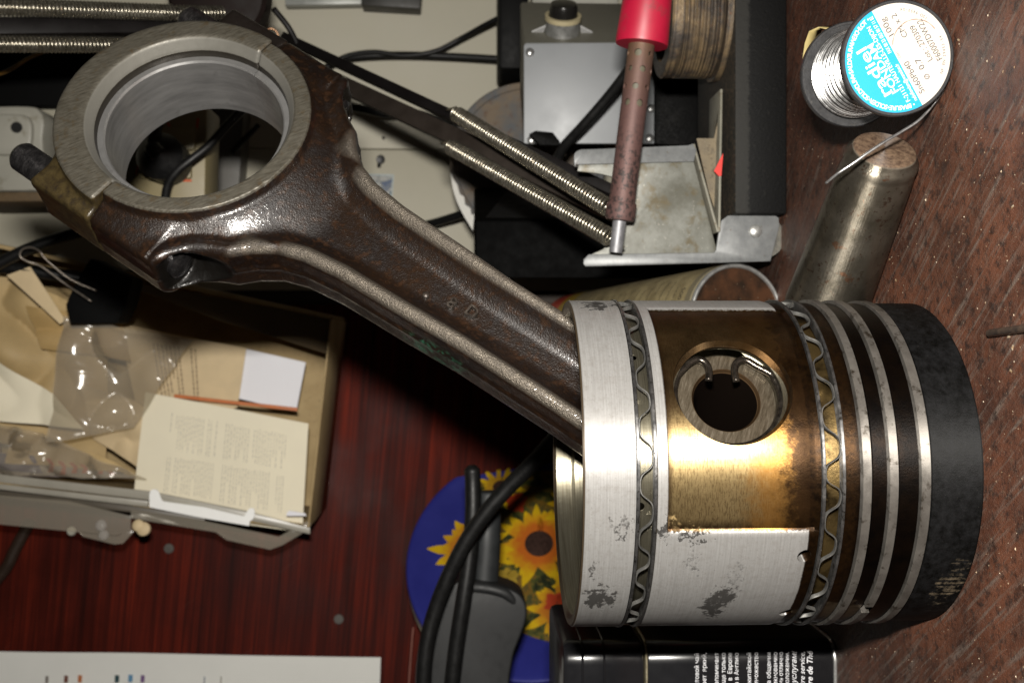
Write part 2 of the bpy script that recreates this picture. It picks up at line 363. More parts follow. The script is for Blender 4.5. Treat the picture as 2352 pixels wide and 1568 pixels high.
    innr = both(t.math('MAXIMUM', ins, ins2), step(z, 46, 0.5)); rim = both(step(z, 101.6, 0.15), step(r, 43.4, 0.2), inv(step(r, 46.85, 0.08))); c = t.mix(rim, c, (0.05, 0.036, 0.022))
    carbon = t.math('MAXIMUM', low, t.math('MULTIPLY', rec, darkening), True)  # the lands together with the darker part of the recess
    grv = t.math('MAXIMUM', t.math('MAXIMUM', oring, o2), innr); metal = t.math('SUBTRACT', t.math('ADD', 0.52, t.math('MULTIPLY', t.math('MAXIMUM', t.math('MAXIMUM', rec, grv), low), 0.40)), t.math('MULTIPLY', carbon, t.math('SUBTRACT', 0.04, t.math('MULTIPLY', grv, 0.04))))
    rough = t.math('ADD', t.math('SUBTRACT', 0.50, t.math('MULTIPLY', t.math('MAXIMUM', t.math('MAXIMUM', rec, grv), carbon), 0.10)), t.math('MULTIPLY', t.math('SUBTRACT', n2, 0.5), 0.16))
    rough = t.math('ADD', rough, t.math('ADD', t.math('MULTIPLY', sm, 0.3), t.math('MULTIPLY', inv(step(z, 13.9, 0.1)), 0.2))); metal = t.math('MULTIPLY', t.math('MULTIPLY', metal, t.math('SUBTRACT', 1.0, t.math('MULTIPLY', sm, t.math('SUBTRACT', 1.0, rec)))), step(z, 13.9, 0.1))
    cy = inv(step(z, 13.9, 0.1)); h = t.math('ADD', t.math('MULTIPLY', turn, 0.6), t.math('MULTIPLY', t.math('MULTIPLY', cross, 0.5), t.math('SUBTRACT', 1.0, cy))); h = t.math('ADD', h, t.math('MULTIPLY', t.math('MULTIPLY', carbon, n3), 3.0))
    t.brushed(t.math('SUBTRACT', 0.85, t.math('MULTIPLY', sm, 0.8)))
    return t.set(c, rough, metal, t.bump(h, 0.018), spec=t.math('MAXIMUM', t.math('SUBTRACT', 0.5, t.math('ADD', t.math('MULTIPLY', cy, 0.38), t.math('MULTIPLY', sm, 0.42))), 0.06))
M_PISTON = mat_piston()
def piston_mesh():
    prof = [(0, 0), (30, 0), (45.6, 0), (46.3, 0.7), (46.3, 7), (46.3, 13.5), (43.2, 13.5), (43.2, 17.1), (46.3, 17.1), (46.3, 22.0), (43.2, 22.0), (43.2, 25.3), (46.3, 25.3),
            (46.3, 28.8), (43.2, 28.8), (43.2, 32.2), (46.4, 32.2), (46.4, 35.9), (42.8, 35.9), (42.8, 42.1), (46.5, 42.1), (46.5, 43.2), (46.55, 44.2), (47, 46.0)]
    prof += [(47, z) for z in np.linspace(48, 80.3, 18)] + [(47, 80.7), (47, 81.2), (47, 83.6), (42.8, 83.6), (42.8, 89.1), (47, 89.1), (47, 95), (47, 101.7), (46.5, 102.3), (44.9, 102.3), (43.6, 101.5),
            (43.4, 96.5), (42.4, 95.5), (42.4, 75), (42.4, 58), (37, 50), (20, 49), (0, 49)]
    n = 400; vs = []; fs = []; P = len(prof)
    for k in range(n):
        a = 2 * math.pi * k / n; deg = math.degrees(a); deg = deg - 360 if deg > 180 else deg
        mk = 0.0
        for c in (27, -153):
            d = abs((deg - c + 180) % 360 - 180); mk = max(mk, min(1, max(0, (43.6 - d) / 0.9)))
        for r, z in prof:
            rr = r - (0.75 * mk if (43 < z < 80.9 and r > 46.4) else 0)
            vs.append((rr * math.sin(a), -rr * math.cos(a), z))
    for k in range(n):
        k2 = (k + 1) % n
        for i in range(P - 1): fs.append((k * P + i, k2 * P + i, k2 * P + i + 1, k * P + i + 1))
    b = MB(); b.add(vs, fs); return b
PIN = Vector((0, 0, 63)) + WD * 1.5        # pin axis passes here (piston coordinates)
def cut(o, cutters):
    for c in cutters:
        md = o.modifiers.new('cut', 'BOOLEAN'); md.object = c; md.operation = 'DIFFERENCE'; md.solver = 'EXACT'
    dg = bpy.context.evaluated_depsgraph_get(); me = bpy.data.meshes.new_from_object(o.evaluated_get(dg))
    o.modifiers.clear(); o.data = me
    for c in cutters: bpy.data.objects.remove(c)
body = piston_mesh().build('piston_body', M_PISTON, None, M=MP, sharp=28)
b = MB(); b.lathe([(0, -70), (13.75, -70), (13.75, 38.6), (14.7, 39.2), (14.7, 40.8), (14.2, 41.3), (14.2, 41.9), (15.4, 43.4), (15.6, 70), (0, 70)], 96, zframe(PIN, U))
k1 = b.build('cutter', M_PISTON, M=MP)
b = MB()
for a in (-25, -54.6, -147, 100, 120):
    d = Vector((math.sin(R_(a)), -math.cos(R_(a)), 0)); b.lathe([(0, 38), (1.9, 38), (1.9, 60), (0, 60)], 20, zframe(d * 0 + Vector((0, 0, 45.2)), d))
for a in (-9.3, -74, 46, 76): 
    d = Vector((math.sin(R_(a)), -math.cos(R_(a)), 0)); b.lathe([(0, 38), (1.1, 38), (1.1, 60), (0, 60)], 16, zframe(Vector((0, 0, 87.3)), d))
k2 = b.build('cutter', M_PISTON, M=MP)
cut(body, [k1, k2])
body.data.polygons.foreach_set('use_smooth', [True] * len(body.data.polygons)); body.data.set_sharp_from_angle(angle=R_(28))
body.parent = PA; body.matrix_parent_inverse = WM[PA.name].inverted()

def mat_steel(name, a, b_, rough=0.35, metal=0.7, scale=0.3, bumpd=0.0, vec=None, dirt=None, turned=0.0):
    t = NT(name)
    if turned: t.brushed(turned)
    k = t.noise(scale, 5, 0.65); c = t.mix(t.ramp(k, (0.3, 0.0), (0.7, 1.0)), a, b_)
    if dirt: c = t.mix(t.ramp(t.noise(scale * 2.7, 6, 0.7), (0.55, 0.0), (0.66, 1.0)), c, dirt)
    return t.set(c, t.range(k, 0.3, 0.7, rough * 0.8, rough * 1.25), metal, t.bump(t.noise(2.5, 4), bumpd) if bumpd else None)
M_RING = mat_steel('ring_steel', (0.10, 0.092, 0.082), (0.19, 0.176, 0.158), 0.46, 0.72, 0.12, 0.01, dirt=(0.035, 0.028, 0.02), turned=0.85)
M_RAIL = mat_steel('rail_steel', (0.07, 0.07, 0.07), (0.22, 0.215, 0.21), 0.4, 0.9, 0.3, dirt=(0.02, 0.016, 0.012), turned=0.85)
M_EXP = mat_steel('spring_steel', (0.09, 0.09, 0.087), (0.24, 0.235, 0.22), 0.3, 0.8, 0.25)
def ring_mesh(r0, r1, z0, z1, gap_az=None, gap=1.2, n=220, bev=0.12):
    b = MB(); prof = [(r0, z0), (r1 - bev, z0), (r1, z0 + bev), (r1, z1 - bev), (r1 - bev, z1), (r0, z1)]
    if gap_az is None: b.lathe(prof, n, closed=True)
    else:                                              # az measured from -Y towards +X; lathe angle = az - 90
        c = R_(gap_az - 90); g = R_(gap); b.lathe(prof, n, None, c + g, c + 2 * math.pi - g, closed=True)
    return b
for z0, z1, gz, ro in ((14.2, 16.6, 130, 47.0), (22.6, 24.8, -52, 47.2), (29.5, 31.7, 170, 47.3)):
    ring_mesh(43.6, ro, z0, z1, gz, 2.2 if gz == -52 else 0.6).build('piston_ring', M_RING, PA, M=MP, sharp=30)
for z0, z1, nw, ph in ((36.1, 41.9, 21, 0.4), (83.8, 88.9, 21, 1.7)):
    up = ring_mesh(44.6, 47.25, z1 - 0.75, z1, 120 if z0 < 50 else -84, 0.6).build('oil_ring', M_RAIL, PA, M=MP, sharp=30)
    ring_mesh(44.6, 47.25, z0, z0 + 0.75, 100 if z0 < 50 else -82.5, 0.6).build('rail', M_RAIL, up, M=MP, sharp=30)
    b = MB(); n = 800; zc = (z0 + z1) / 2; A = (z1 - z0) / 2 - 0.85; vs = []; fs = []
    for k in range(n):
        a = 2 * math.pi * k / n; wob = 0.30 * math.sin(3 * a + ph) + 0.22 * math.sin(7 * a + 2 * ph) + 0.12 * math.sin(13 * a); s_ = math.sin(a * nw + ph + wob); zz = zc + A * (0.93 + 0.07 * math.sin(5 * a + ph)) * math.tanh(1.7 * s_) / math.tanh(1.7)
        sl = abs(math.cos(a * nw + ph + wob)) * (1 - math.tanh(1.7 * s_) ** 2); h = 0.21 * (1 + 0.5 * sl)
        for r, dz in ((45.7, -h), (46.5, -h), (46.7, -h * 0.4), (46.7, h * 0.4), (46.5, h), (45.7, h)):
            vs.append((r * math.sin(a), -r * math.cos(a), zz + dz))
    for k in range(n):
        k2 = (k + 1) % n
        for i in range(6): fs.append((k * 6 + i, k2 * 6 + i, k2 * 6 + (i + 1) % 6, k * 6 + (i + 1) % 6))
    b.add(vs, fs); b.build('expander_spring', M_EXP, up, M=MP, sharp=40)

def mat_pin_face():
    t = NT('pin_steel'); k = t.noise(1.0, 5, 0.7, t.map2((0.25, 1.4, 1.4), (0, 0, R_(20)))); 
    c = t.ramp(k, (0.35, (0.075, 0.06, 0.04)), (0.55, (0.135, 0.112, 0.08)), (0.7, (0.22, 0.19, 0.145)))
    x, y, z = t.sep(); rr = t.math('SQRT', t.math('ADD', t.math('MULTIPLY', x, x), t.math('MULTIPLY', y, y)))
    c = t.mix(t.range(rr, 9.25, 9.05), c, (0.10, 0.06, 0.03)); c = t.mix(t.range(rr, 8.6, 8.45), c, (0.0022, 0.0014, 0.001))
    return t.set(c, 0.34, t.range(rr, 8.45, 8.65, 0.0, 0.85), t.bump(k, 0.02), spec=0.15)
b = MB(); b.lathe([(8.4, -38), (13.7, -38), (13.7, 37.6), (13.1, 38.2), (9.1, 38.2), (8.4, 36.9)], 80, closed=True)
b.build('gudgeon_pin', mat_pin_face(), PA, M=MP @ zframe(PIN, U), sharp=30)
M_CLIP = mat_steel('oily_wire', (0.012, 0.010, 0.008), (0.05, 0.042, 0.034), 0.22, 0.8, 0.6, 0.05)
cl = [(5.6, 2.7), (8.2, 2.3), (10.6, 2.4), (12.4, 3.4), (13.2, 5.4), (12.3, 8.0), (10.2, 10.6), (7.4, 12.7)]
cr = [(5.2, -4.9), (8.4, -4.7), (11.2, -5.1), (12.6, -6.4), (12.8, -8.4), (11.6, -11.0), (9.2, -13.2), (5.6, -14.9)]
pts = [(z, w_) for z, w_ in cl]
a0 = math.atan2(12.7 - 1.5, 7.4 + 2); a1 = math.atan2(-14.9 - 1.5, 5.6 + 2)
# the clip lies in its groove: from the left hook down round the far side and back to the right hook
def clip_pt(zr, wr): return PIN + WD * (wr - 1.5) + ZV * (zr + 2) + U * 40.0
left = [clip_pt(z, w_) for z, w_ in [(7.4 - 0, -5.0)] ] if False else None
path = []
lh = [(12.4 - 6.2, 2.5)]
HL = [(2.4, 6.2), (2.2, 8.4), (2.3, 10.3), (3.0, 12.0), (4.6, 13.0), (6.6, 12.9), (9.2, 11.3), (11.6, 9.0)]     # (z rel to 65, w) swapped below
hookL = [(2.5, 6.2), (2.1, 8.6), (2.3, 10.6), (3.4, 12.2), (5.2, 12.6), (7.4, 11.3)]
hookR = [(-4.9, 5.9), (-4.7, 8.6), (-5.2, 11.0), (-6.6, 12.3), (-8.6, 12.2), (-10.8, 10.6)]
Rg = 14.1
def onring(ang): return PIN + (WD * math.cos(ang) + ZV * math.sin(ang)) * Rg + U * 40.0
def hk(z_, w_): return Vector((0, 0, 65)) + WD * w_ + ZV * z_ + U * 40.0
hL = [hk(z_, w_) for z_, w_ in hookL]; hR = [hk(z_, w_) for z_, w_ in hookR]
aL = math.atan2((hL[-1] - PIN).z, (hL[-1] - PIN).dot(WD)) + 0.30; aR = math.atan2((hR[-1] - PIN).z, (hR[-1] - PIN).dot(WD)) - 0.30
mid_ = [onring(aL + (aR + 2 * math.pi - aL) * i / 30) for i in range(31)]
b = MB(); b.tube(catmull(hL + mid_ + hR[::-1], 5), 1.0, 12); b.build('circlip', M_CLIP, PA, M=MP, sharp=None)

# connecting rod: a solid modelled as a distance field and skinned with surface nets
TILT = R_(36.5)
EV = WD * math.sin(TILT) + ZV * math.cos(TILT); QV = WD * math.cos(TILT) - ZV * math.sin(TILT)
MR = frame(C0 + ZV * 65, QV, EV, U)              # local axes: x across the rod, y along it, z through its thickness
def smooth01(x): x = np.clip(x, 0, 1); return x * x * (3 - 2 * x)
def smax(a, b, k): h = np.clip(0.5 - 0.5 * (b - a) / k, 0, 1); return a * h + b * (1 - h) + k * h * (1 - h)
def smin(a, b, k): return -smax(-a, -b, k)
def seg_dist(X, Y, poly, closed=True):
    d = np.full(X.shape, 1e9, np.float32); ins = np.zeros(X.shape, bool); n = len(poly)
    for i in range(n if closed else n - 1):
        x0, y0 = poly[i]; x1, y1 = poly[(i + 1) % n]; dx, dy = x1 - x0, y1 - y0
        h = np.clip(((X - x0) * dx + (Y - y0) * dy) / (dx * dx + dy * dy + 1e-9), 0, 1)
        d = np.minimum(d, np.hypot(X - x0 - h * dx, Y - y0 - h * dy))
        if closed: ins ^= ((y0 > Y) != (y1 > Y)) & (X < (x1 - x0) * (Y - y0) / (y1 - y0 + 1e-12) + x0)
    return np.where(ins, -d, d) if closed else d
def surface_nets(f, org, h):
    nx, ny, nz = f.shape; c = np.zeros((nx - 1, ny - 1, nz - 1), np.float32); P = np.zeros(c.shape + (3,), np.float32)
    sg = f < 0
    corners = [(i, j, k) for i in (0, 1) for j in (0, 1) for k in (0, 1)]
    sub = lambda a, q: a[q[0]:q[0] + nx - 1, q[1]:q[1] + ny - 1, q[2]:q[2] + nz - 1]
    for a in corners:
        for ax in range(3):
            if a[ax]: continue
            q = list(a); q[ax] = 1; q = tuple(q)
            fa, fb = sub(f, a), sub(f, q); cr = (sub(sg, a) != sub(sg, q)); t = np.where(cr, fa / np.where(cr, fa - fb, 1), 0)
            c += cr
            for x in range(3): P[..., x] += np.where(cr, a[x] + (t if x == ax else 0), 0)
    act = c > 0; idx = -np.ones(c.shape, np.int64); ii = np.argwhere(act); idx[act] = np.arange(len(ii))
    V = (P[act] / c[act][:, None] + ii) * h + np.array(org)
    faces = []
    for ax in range(3):
        o1, o2 = (ax + 1) % 3, (ax + 2) % 3
        a = [slice(None)] * 3; a[ax] = slice(0, f.shape[ax] - 1); b_ = [slice(None)] * 3; b_[ax] = slice(1, None)
        cr = sg[tuple(a)] != sg[tuple(b_)]; fl = sg[tuple(a)]
        e = np.argwhere(cr); e = e[(e[:, o1] > 0) & (e[:, o2] > 0) & (e[:, o1] < f.shape[o1] - 1) & (e[:, o2] < f.shape[o2] - 1)]
        flip = fl[tuple(e.T)]
        def at(d1, d2):
            q = e.copy(); q[:, o1] -= d1; q[:, o2] -= d2; return idx[tuple(q.T)]
        q = np.stack([at(1, 1), at(0, 1), at(0, 0), at(1, 0)], 1); q[~flip] = q[~flip][:, ::-1]; faces.append(q)
    return V, np.concatenate(faces)
BC = 196.0
def grid(x0, x1, y0, y1, z0, z1, h):
    X = np.arange(x0, x1, h, dtype=np.float32); Y = np.arange(y0, y1, h, dtype=np.float32); Z = np.arange(z0, z1, h, dtype=np.float32)
    return X, Y, Z
def bore_cut(f, r, N):                 # bore with a chamfer at each face
    an = np.abs(N); return smax(f, -(r - 31.7 - np.maximum(0, an - 11.6) * 0.55), 0.3)
def rod_field(h):
    X, Y, Z = grid(-51, 51, -20, 198, -18.5, 18.5, h); x2, y2 = np.meshgrid(X, Y, indexing='ij')
    half = [(9, 15.5), (40, 14.8), (75, 15.0), (97, 16.2), (120, 17.0), (133, 18.8), (141, 21.6), (147, 26), (152, 31.5), (157, 34), (162, 37.5), (166, 43), (169.3, 48)]
    poly = [(w_, s_) for s_, w_ in half] + [(48, 205), (-48, 205)] + [(-w_, s_) for s_, w_ in half[::-1]]
    D = np.minimum(seg_dist(x2, y2, poly), np.hypot(x2, y2) - 18.5)
    dl = np.minimum(seg_dist(x2, y2, [(w_, s_) for s_, w_ in half[:-1]], False), seg_dist(x2, y2, [(-w_, s_) for s_, w_ in half[:-1]], False))
    r = np.hypot(x2, y2 - BC)
    k = smooth01((y2 - 112) / 46)
    web = 3.3 + 1.2 * k + 8.4 * smooth01((61 - r) / 23) ** 1.25
    lug = smooth01((np.abs(x2) - 22) / 10) * smooth01((y2 - 150) / 12); web = smax(web, 9.3 * lug, 3.0)
    fl = 1 - smooth01((dl - 2.6) / 9.2)
    hh = web + (10.5 - web) * fl
    hh = hh - np.where(y2 < 172, 0.13 * np.minimum((dl - 3.1) ** 2, 12) * fl, 0)       # crest rounded
    ringh = 16 - np.maximum(0, (r - 39.4)) * 4.5
    hh = smax(hh, ringh, 3.2)
    boss = np.hypot(x2, y2); hh = np.where(boss < 20, np.maximum(hh, 14), hh)
    N = np.abs(Z)[None, None, :]
    f = smax(D[:, :, None] - 0.55 * np.exp(-(N / 0.9) ** 2), N - hh[:, :, None], 2.6)
    f = smax(f, (y2 - (BC - 0.14))[:, :, None], 0.3)
    f = bore_cut(f, r[:, :, None], N)
    f = smax(f, -(np.hypot(x2, y2) - 13.75)[:, :, None], 0.3)
    for sx in (-1, 1):                                                       # spot faces for the bolt heads
        cyl = np.hypot((x2 - sx * 40.4)[:, :, None], Z[None, None, :]) - 8.7
        f = smax(f, -np.maximum(cyl, (y2 - 168.3)[:, :, None]), 0.6)
    return f, (X[0], Y[0], Z[0])
def cap_field(h):
    X, Y, Z = grid(-51, 51, 194.5, 243, -18.5, 18.5, h); x2, y2 = np.meshgrid(X, Y, indexing='ij'); N = np.abs(Z)[None, None, :]
    r = np.hypot(x2, y2 - BC); ro = np.hypot(x2 + 1.2, y2 - 197.2)
    ring = smax((ro - 42.2)[:, :, None] + 0 * N, (N - 16) + 0 * ro[:, :, None], 1.2)
    rib = smax((ro - 44.0)[:, :, None] + 0 * N, N - 9.5 + 0 * ro[:, :, None], 2.5)
    lx = np.maximum(np.abs(x2) - 48, y2 - 222.5)
    lug = smax(lx[:, :, None] + 0 * N, N - 10.4 + 0 * lx[:, :, None], 2.4); lug = smax(lug, (27 - np.abs(x2))[:, :, None] + 0 * N, 3)
    f = smin(smin(ring, rib, 2.0), lug, 2.6)
    f = smax(f, ((BC + 0.14) - y2)[:, :, None] + 0 * N, 0.3); f = bore_cut(f, r[:, :, None], N)
    for sx in (-1, 1):                                                       # seat for the nut
        cyl = np.hypot((x2 - sx * 39.3)[:, :, None], Z[None, None, :]) - 9.4
        f = smax(f, -np.maximum(cyl, (222.1 - y2)[:, :, None]), 0.5)
    return f, (X[0], Y[0], Z[0])
def mat_rod():
    t = NT('forged_steel'); x, y, z = t.sep(); az_ = t.math('ABSOLUTE', z)
    n1 = t.noise(0.06, 5, 0.6); n2 = t.noise(0.35, 5, 0.65); n3 = t.noise(1.9, 3, 0.6); sc = t.noise(1.0, 5, 0.7, t.map2((0.25, 1.8, 0.5), (0, 0, R_(25))))
    base = t.mix(t.ramp(n1, (0.35, 0.0), (0.65, 1.0)), (0.0036, 0.0017, 0.001), (0.010, 0.0052, 0.0028))
    base = t.mix(t.ramp(n2, (0.52, 0.0), (0.66, 0.9)), base, (0.021, 0.010, 0.005))            # rust
    base = t.mix(t.ramp(n2, (0.30, 0.8), (0.44, 0.0)), base, (0.007, 0.005, 0.005))
    crest = t.math('MULTIPLY', t.math('MULTIPLY', t.range(az_, 7.6, 9.2), t.range(y, 154, 146)), t.ramp(t.math('ADD', t.math('MULTIPLY', n2, 0.5), t.math('MULTIPLY', n3, 0.5)), (0.36, 0.25), (0.56, 1.0)))
    crest = t.math('MULTIPLY', crest, t.math('MULTIPLY', t.range(t.math('ABSOLUTE', x), 9.8, 11.6), t.math('MAXIMUM', t.range(y, 142, 137), t.range(t.math('ABSOLUTE', x), 20, 23))))
    base = t.mix(crest, base, (0.13, 0.112, 0.09))
    hx = t.math('SUBTRACT', t.math('ABSOLUTE', x), 40.4); hr = t.math('SQRT', t.math('ADD', t.math('MULTIPLY', hx, hx), t.math('MULTIPLY', z, z)))
    base = t.mix(t.math('MULTIPLY', t.range(hr, 9.6, 9.0), t.math('MULTIPLY', t.range(y, 169, 168.5), t.range(y, 140, 144))), base, (0.003, 0.0025, 0.002))
    capk = t.math('MULTIPLY', t.range(y, 195.5, 196.5), t.ramp(n2, (0.35, 0.2), (0.6, 0.85))); base = t.mix(capk, base, (0.045, 0.033, 0.013)); base = t.mix(t.math('MULTIPLY', t.range(y, 195.5, 196.5), t.range(x, 24, 30)), base, (0.008, 0.006, 0.005))
    ye = t.math('SUBTRACT', y, 83); xe = t.math('SUBTRACT', x, -15)                              # a touch of green paint on the flank
    gp = t.math('ADD', t.math('MULTIPLY', t.math('POWER', t.math('DIVIDE', ye, 13), 2), 1), t.math('POWER', t.math('DIVIDE', t.math('ADD', z, 3), 7), 2))
    gp = t.math('MULTIPLY', t.math('MULTIPLY', t.range(gp, 0.3, 1.2, 1, 0), t.range(x, -14, -15.2)), t.ramp(n2, (0.45, 0.0), (0.6, 0.75)))
    base = t.mix(gp, base, (0.015, 0.075, 0.045))
    mach = t.mix(t.ramp(sc, (0.35, 0.0), (0.65, 1.0)), (0.034, 0.030, 0.022), (0.080, 0.073, 0.058)); mach = t.mix(t.ramp(n2, (0.56, 0.0), (0.70, 0.8)), mach, (0.055, 0.040, 0.022))
    r = t.math('SQRT', t.math('ADD', t.math('MULTIPLY', x, x), t.math('POWER', t.math('SUBTRACT', y, BC), 2)))
    big = t.range(y, 140, 141); face = t.math('MULTIPLY', t.range(az_, 15.0, 15.5), big)
    cone = t.math('MULTIPLY', t.math('MULTIPLY', t.range(r, 35.0, 34.6), t.range(az_, 11.4, 11.7)), big); wall_ = t.math('MULTIPLY', t.math('MULTIPLY', t.range(r, 33.0, 32.6), t.range(az_, 11.7, 11.4)), big); inside = t.math('MAXIMUM', cone, wall_); mk = t.math('MAXIMUM', face, inside)
    mach = t.mix(t.math('MULTIPLY', cone, t.range(az_, 15.7, 15.3)), mach, (0.125, 0.12, 0.105)); mach = t.mix(wall_, mach, (0.02, 0.017, 0.013))
    c = t.mix(mk, base, mach)
    rough = t.math('ADD', t.range(t.math('ADD', t.math('MULTIPLY', n2, 0.5), t.math('MULTIPLY', n1, 0.5)), 0.36, 0.64, 0.50, 0.26), t.math('MULTIPLY', mk, 0.10))
    rough = t.math('ADD', rough, t.math('MULTIPLY', crest, 0.10))
    h = t.math('ADD', n3, t.math('MULTIPLY', t.noise(0.8, 3, 0.6), 0.7)); h = t.math('MULTIPLY', h, t.math('SUBTRACT', 1.0, t.math('MULTIPLY', mk, 0.88)))
    return t.set(c, rough, t.math('ADD', t.math('ADD', 0.12, t.math('MULTIPLY', crest, 0.68)), t.math('MULTIPLY', mk, 0.2)), t.bump(t.math('MULTIPLY', h, t.math('ADD', 1.0, t.math('MULTIPLY', crest, 1.0))), 0.16), spec=0.36, coat=t.math('MULTIPLY', t.math('SUBTRACT', 1.0, mk), t.ramp(t.noise(0.07, 5, 0.65, t.map((1, 1, 1), loc=(40, 3, 8))), (0.38, 0.05), (0.6, 0.75))), coat_r=t.range(n2, 0.3, 0.7, 0.06, 0.22))
M_ROD = mat_rod()
_t = M_ROD.node_tree; _b = _t.nodes.new('ShaderNodeBump'); _n = _t.nodes.new('ShaderNodeTexNoise'); _tc = _t.nodes.new('ShaderNodeTexCoord')
_t.links.new(_tc.outputs['Object'], _n.inputs['Vector']); _n.inputs['Scale'].default_value = 1.1; _n.inputs['Detail'].default_value = 3; _t.links.new(_n.outputs['Fac'], _b.inputs['Height']); _b.inputs['Distance'].default_value = 0.16 * S
_t.links.new(_b.outputs[0], _t.nodes['Principled BSDF'].inputs['Coat Normal'])
HS = 0.75
for nm, fld in (('connecting_rod', rod_field), ('bearing_cap', cap_field)):
    f, org = fld(HS); V, Fq = surface_nets(f, org, HS)
    me = bpy.data.meshes.new(nm); me.from_pydata(V.tolist(), [], Fq.tolist()); me.update()
    o = mobj(nm, me, M_ROD, PA, MR, True)
    if nm == 'connecting_rod': ROD = o
    else: CAP = o
def mat_shell():
    t = NT('bearing_metal'); k = t.noise(1.0, 5, 0.6, t.map((0.06, 0.06, 0.35))); n2 = t.noise(0.15, 5, 0.6)
    c = t.mix(t.ramp(k, (0.3, 0.0), (0.7, 1.0)), (0.19, 0.188, 0.185), (0.31, 0.306, 0.30)); c = t.mix(t.ramp(n2, (0.6, 0.0), (0.7, 0.5)), c, (0.14, 0.135, 0.13))
    return t.set(c, t.range(n2, 0.3, 0.7, 0.28, 0.42), 0.72, t.bump(k, 0.01))
M_SHELL = mat_shell()
for a0, a1, par in ((0.004, math.pi - 0.004, CAP), (math.pi + 0.004, 2 * math.pi - 0.004, ROD)):
    b = MB(); b.lathe([(31.65, -16.5), (30.2, -16.5), (29.3, -15.7), (29.3, 8.0), (29.8, 8.7), (31.65, 8.7)], 90, Matrix.Translation((0, BC, 0)), a0, a1, closed=True)
    b.build('bearing_shell', M_SHELL, par, M=MR, sharp=25)
M_BOLT = mat_steel('black_bolt', (0.02, 0.019, 0.02), (0.07, 0.066, 0.066), 0.25, 0.85, 0.5, 0.05)
for sx in (-1, 1):
    b = MB(); prof = [(0, 165.4), (3.8, 166.2), (4.6, 166.8), (4.6, 168.2), (4.6, 168.2), (4.6, 222)]
    z = 222.5
    while z < 239.0: prof += [(4.55, z), (5.25, z + 0.45), (5.25, z + 0.6)]; z += 1.15
    prof += [(4.5, 240.4), (3.8, 240.9), (0, 240.9)]
    b.lathe(prof, 36, frame((sx * 39.6, 0, 0), (0, 0, 1), (1, 0, 0), (0, 1, 0)))
    b.build('cap_bolt', M_BOLT, ROD, M=MR, sharp=30)
# raised forging marks in the web of the beam: a dot, an 8 and a D
M_MARK = mat_steel('worn_mark', (0.012, 0.008, 0.006), (0.055, 0.045, 0.036), 0.38, 0.5, 0.8, 0.1)
MRi = MR.inverted(); pN = C0 + ZV * 65 + U * 4.7
for s_, px_, sz in (('8', (1022, 716), 5.6), ('D', (1068, 736), 5.6)):
    v, f_ = text_mesh(s_, sz, 'CENTER', 0.06); p = WP(px_[0], px_[1], pN, U); Mt = MRi @ frame(p + QV * 1.8, -EV, QV, U); UL = Vector((0, 0, 1))
    b = MB(); 
    top = [Mt @ q + UL * 0.75 for q in v]; n = len(v); b.add(top, f_)
    ed = {}
    for f1 in f_:
        for i in range(len(f1)): e_ = (f1[i], f1[(i + 1) % len(f1)]); ed[e_] = 1
    b.add([Mt @ q + UL * 0.75 for q in v] + [Mt @ q - UL * 1.6 for q in v], [(a_, c_, c_ + n, a_ + n) for (a_, c_) in ed if (c_, a_) not in ed])
    b.build('forging_mark', M_MARK, ROD, sharp=30, M=MR)
p = WP(978, 676, pN, U); b = MB(); b.lathe([(0, 0.5), (0.7, 0.35), (1.1, 0), (1.2, -1.6)], 14, MRi @ zframe(p, U)); b.build('forging_mark', M_MARK, ROD, M=MR)

# ---------------------------------------------------------------- solder reel
SL = thing('solder_reel', W(2065, 133, 276) * 1.0, 'small black solder reel with a cyan and white round label, standing on its rim', 'solder reel')
rc_f = Vector((76.0, 276, 15.7)); rc_b = Vector((80.4, 311, 15.6)); ax = (rc_f - rc_b).normalized()
m_blackpl = simple('black_plastic', (0.012, 0.012, 0.013), 0.42, 0, 0.3, 0.4, 0.03, dirt=(0.025, 0.023, 0.02))
MRL = zframe(rc_f, ax, (0, 0, 1))
def flange(name, z0, z1, r=15.4):
    b = MB(); b.lathe([(0, z0), (r - 0.4, z0), (r, z0 + 0.4), (r, z1 - 0.3), (r - 0.3, z1), (r - 1.0, z1), (r - 1.05, z1 - 0.35), (0, z1 - 0.35)], 96, MRL)
    return b.build(name, m_blackpl, SL, sharp=30)
flange('reel_flange', -2.0, 0.0); flange('reel_flange', -35.6, -33.4, 15.6)
t = NT('solder_wire'); wv = t.n('ShaderNodeTexWave'); wv.bands_direction = 'Z'; t.l(t.map((1, 1, 1)), wv.inputs[0]); wv.inputs['Scale'].default_value = 0.45; wv.inputs['Distortion'].default_value = 0.1
n_ = t.noise(0.5, 3); m_solder = t.set(t.mix(n_, (0.34, 0.34, 0.34), (0.5, 0.5, 0.49)), t.range(n_, 0.3, 0.7, 0.2, 0.32), 0.95, t.bump(wv.outputs['Fac'], 0.01))
b = MB(); prof = [(9, -33.4)]

prof = []; zz = -33.3
while zz < -2.2:
    rb_ = float(np.interp(zz, [-33.4, -31, -27, -14, -6, -2], [12.6, 12.9, 11.6, 11.0, 10.8, 10.8])) + 0.12 * math.sin(zz * 2.1)
    prof += [(rb_, zz), (rb_ + 0.24, zz + 0.12), (rb_ + 0.34, zz + 0.36), (rb_ + 0.24, zz + 0.60)]; zz += 0.72
b.lathe(prof, 96, Matrix.Identity(4)); b.build('wound_solder', m_solder, SL, M=MRL)
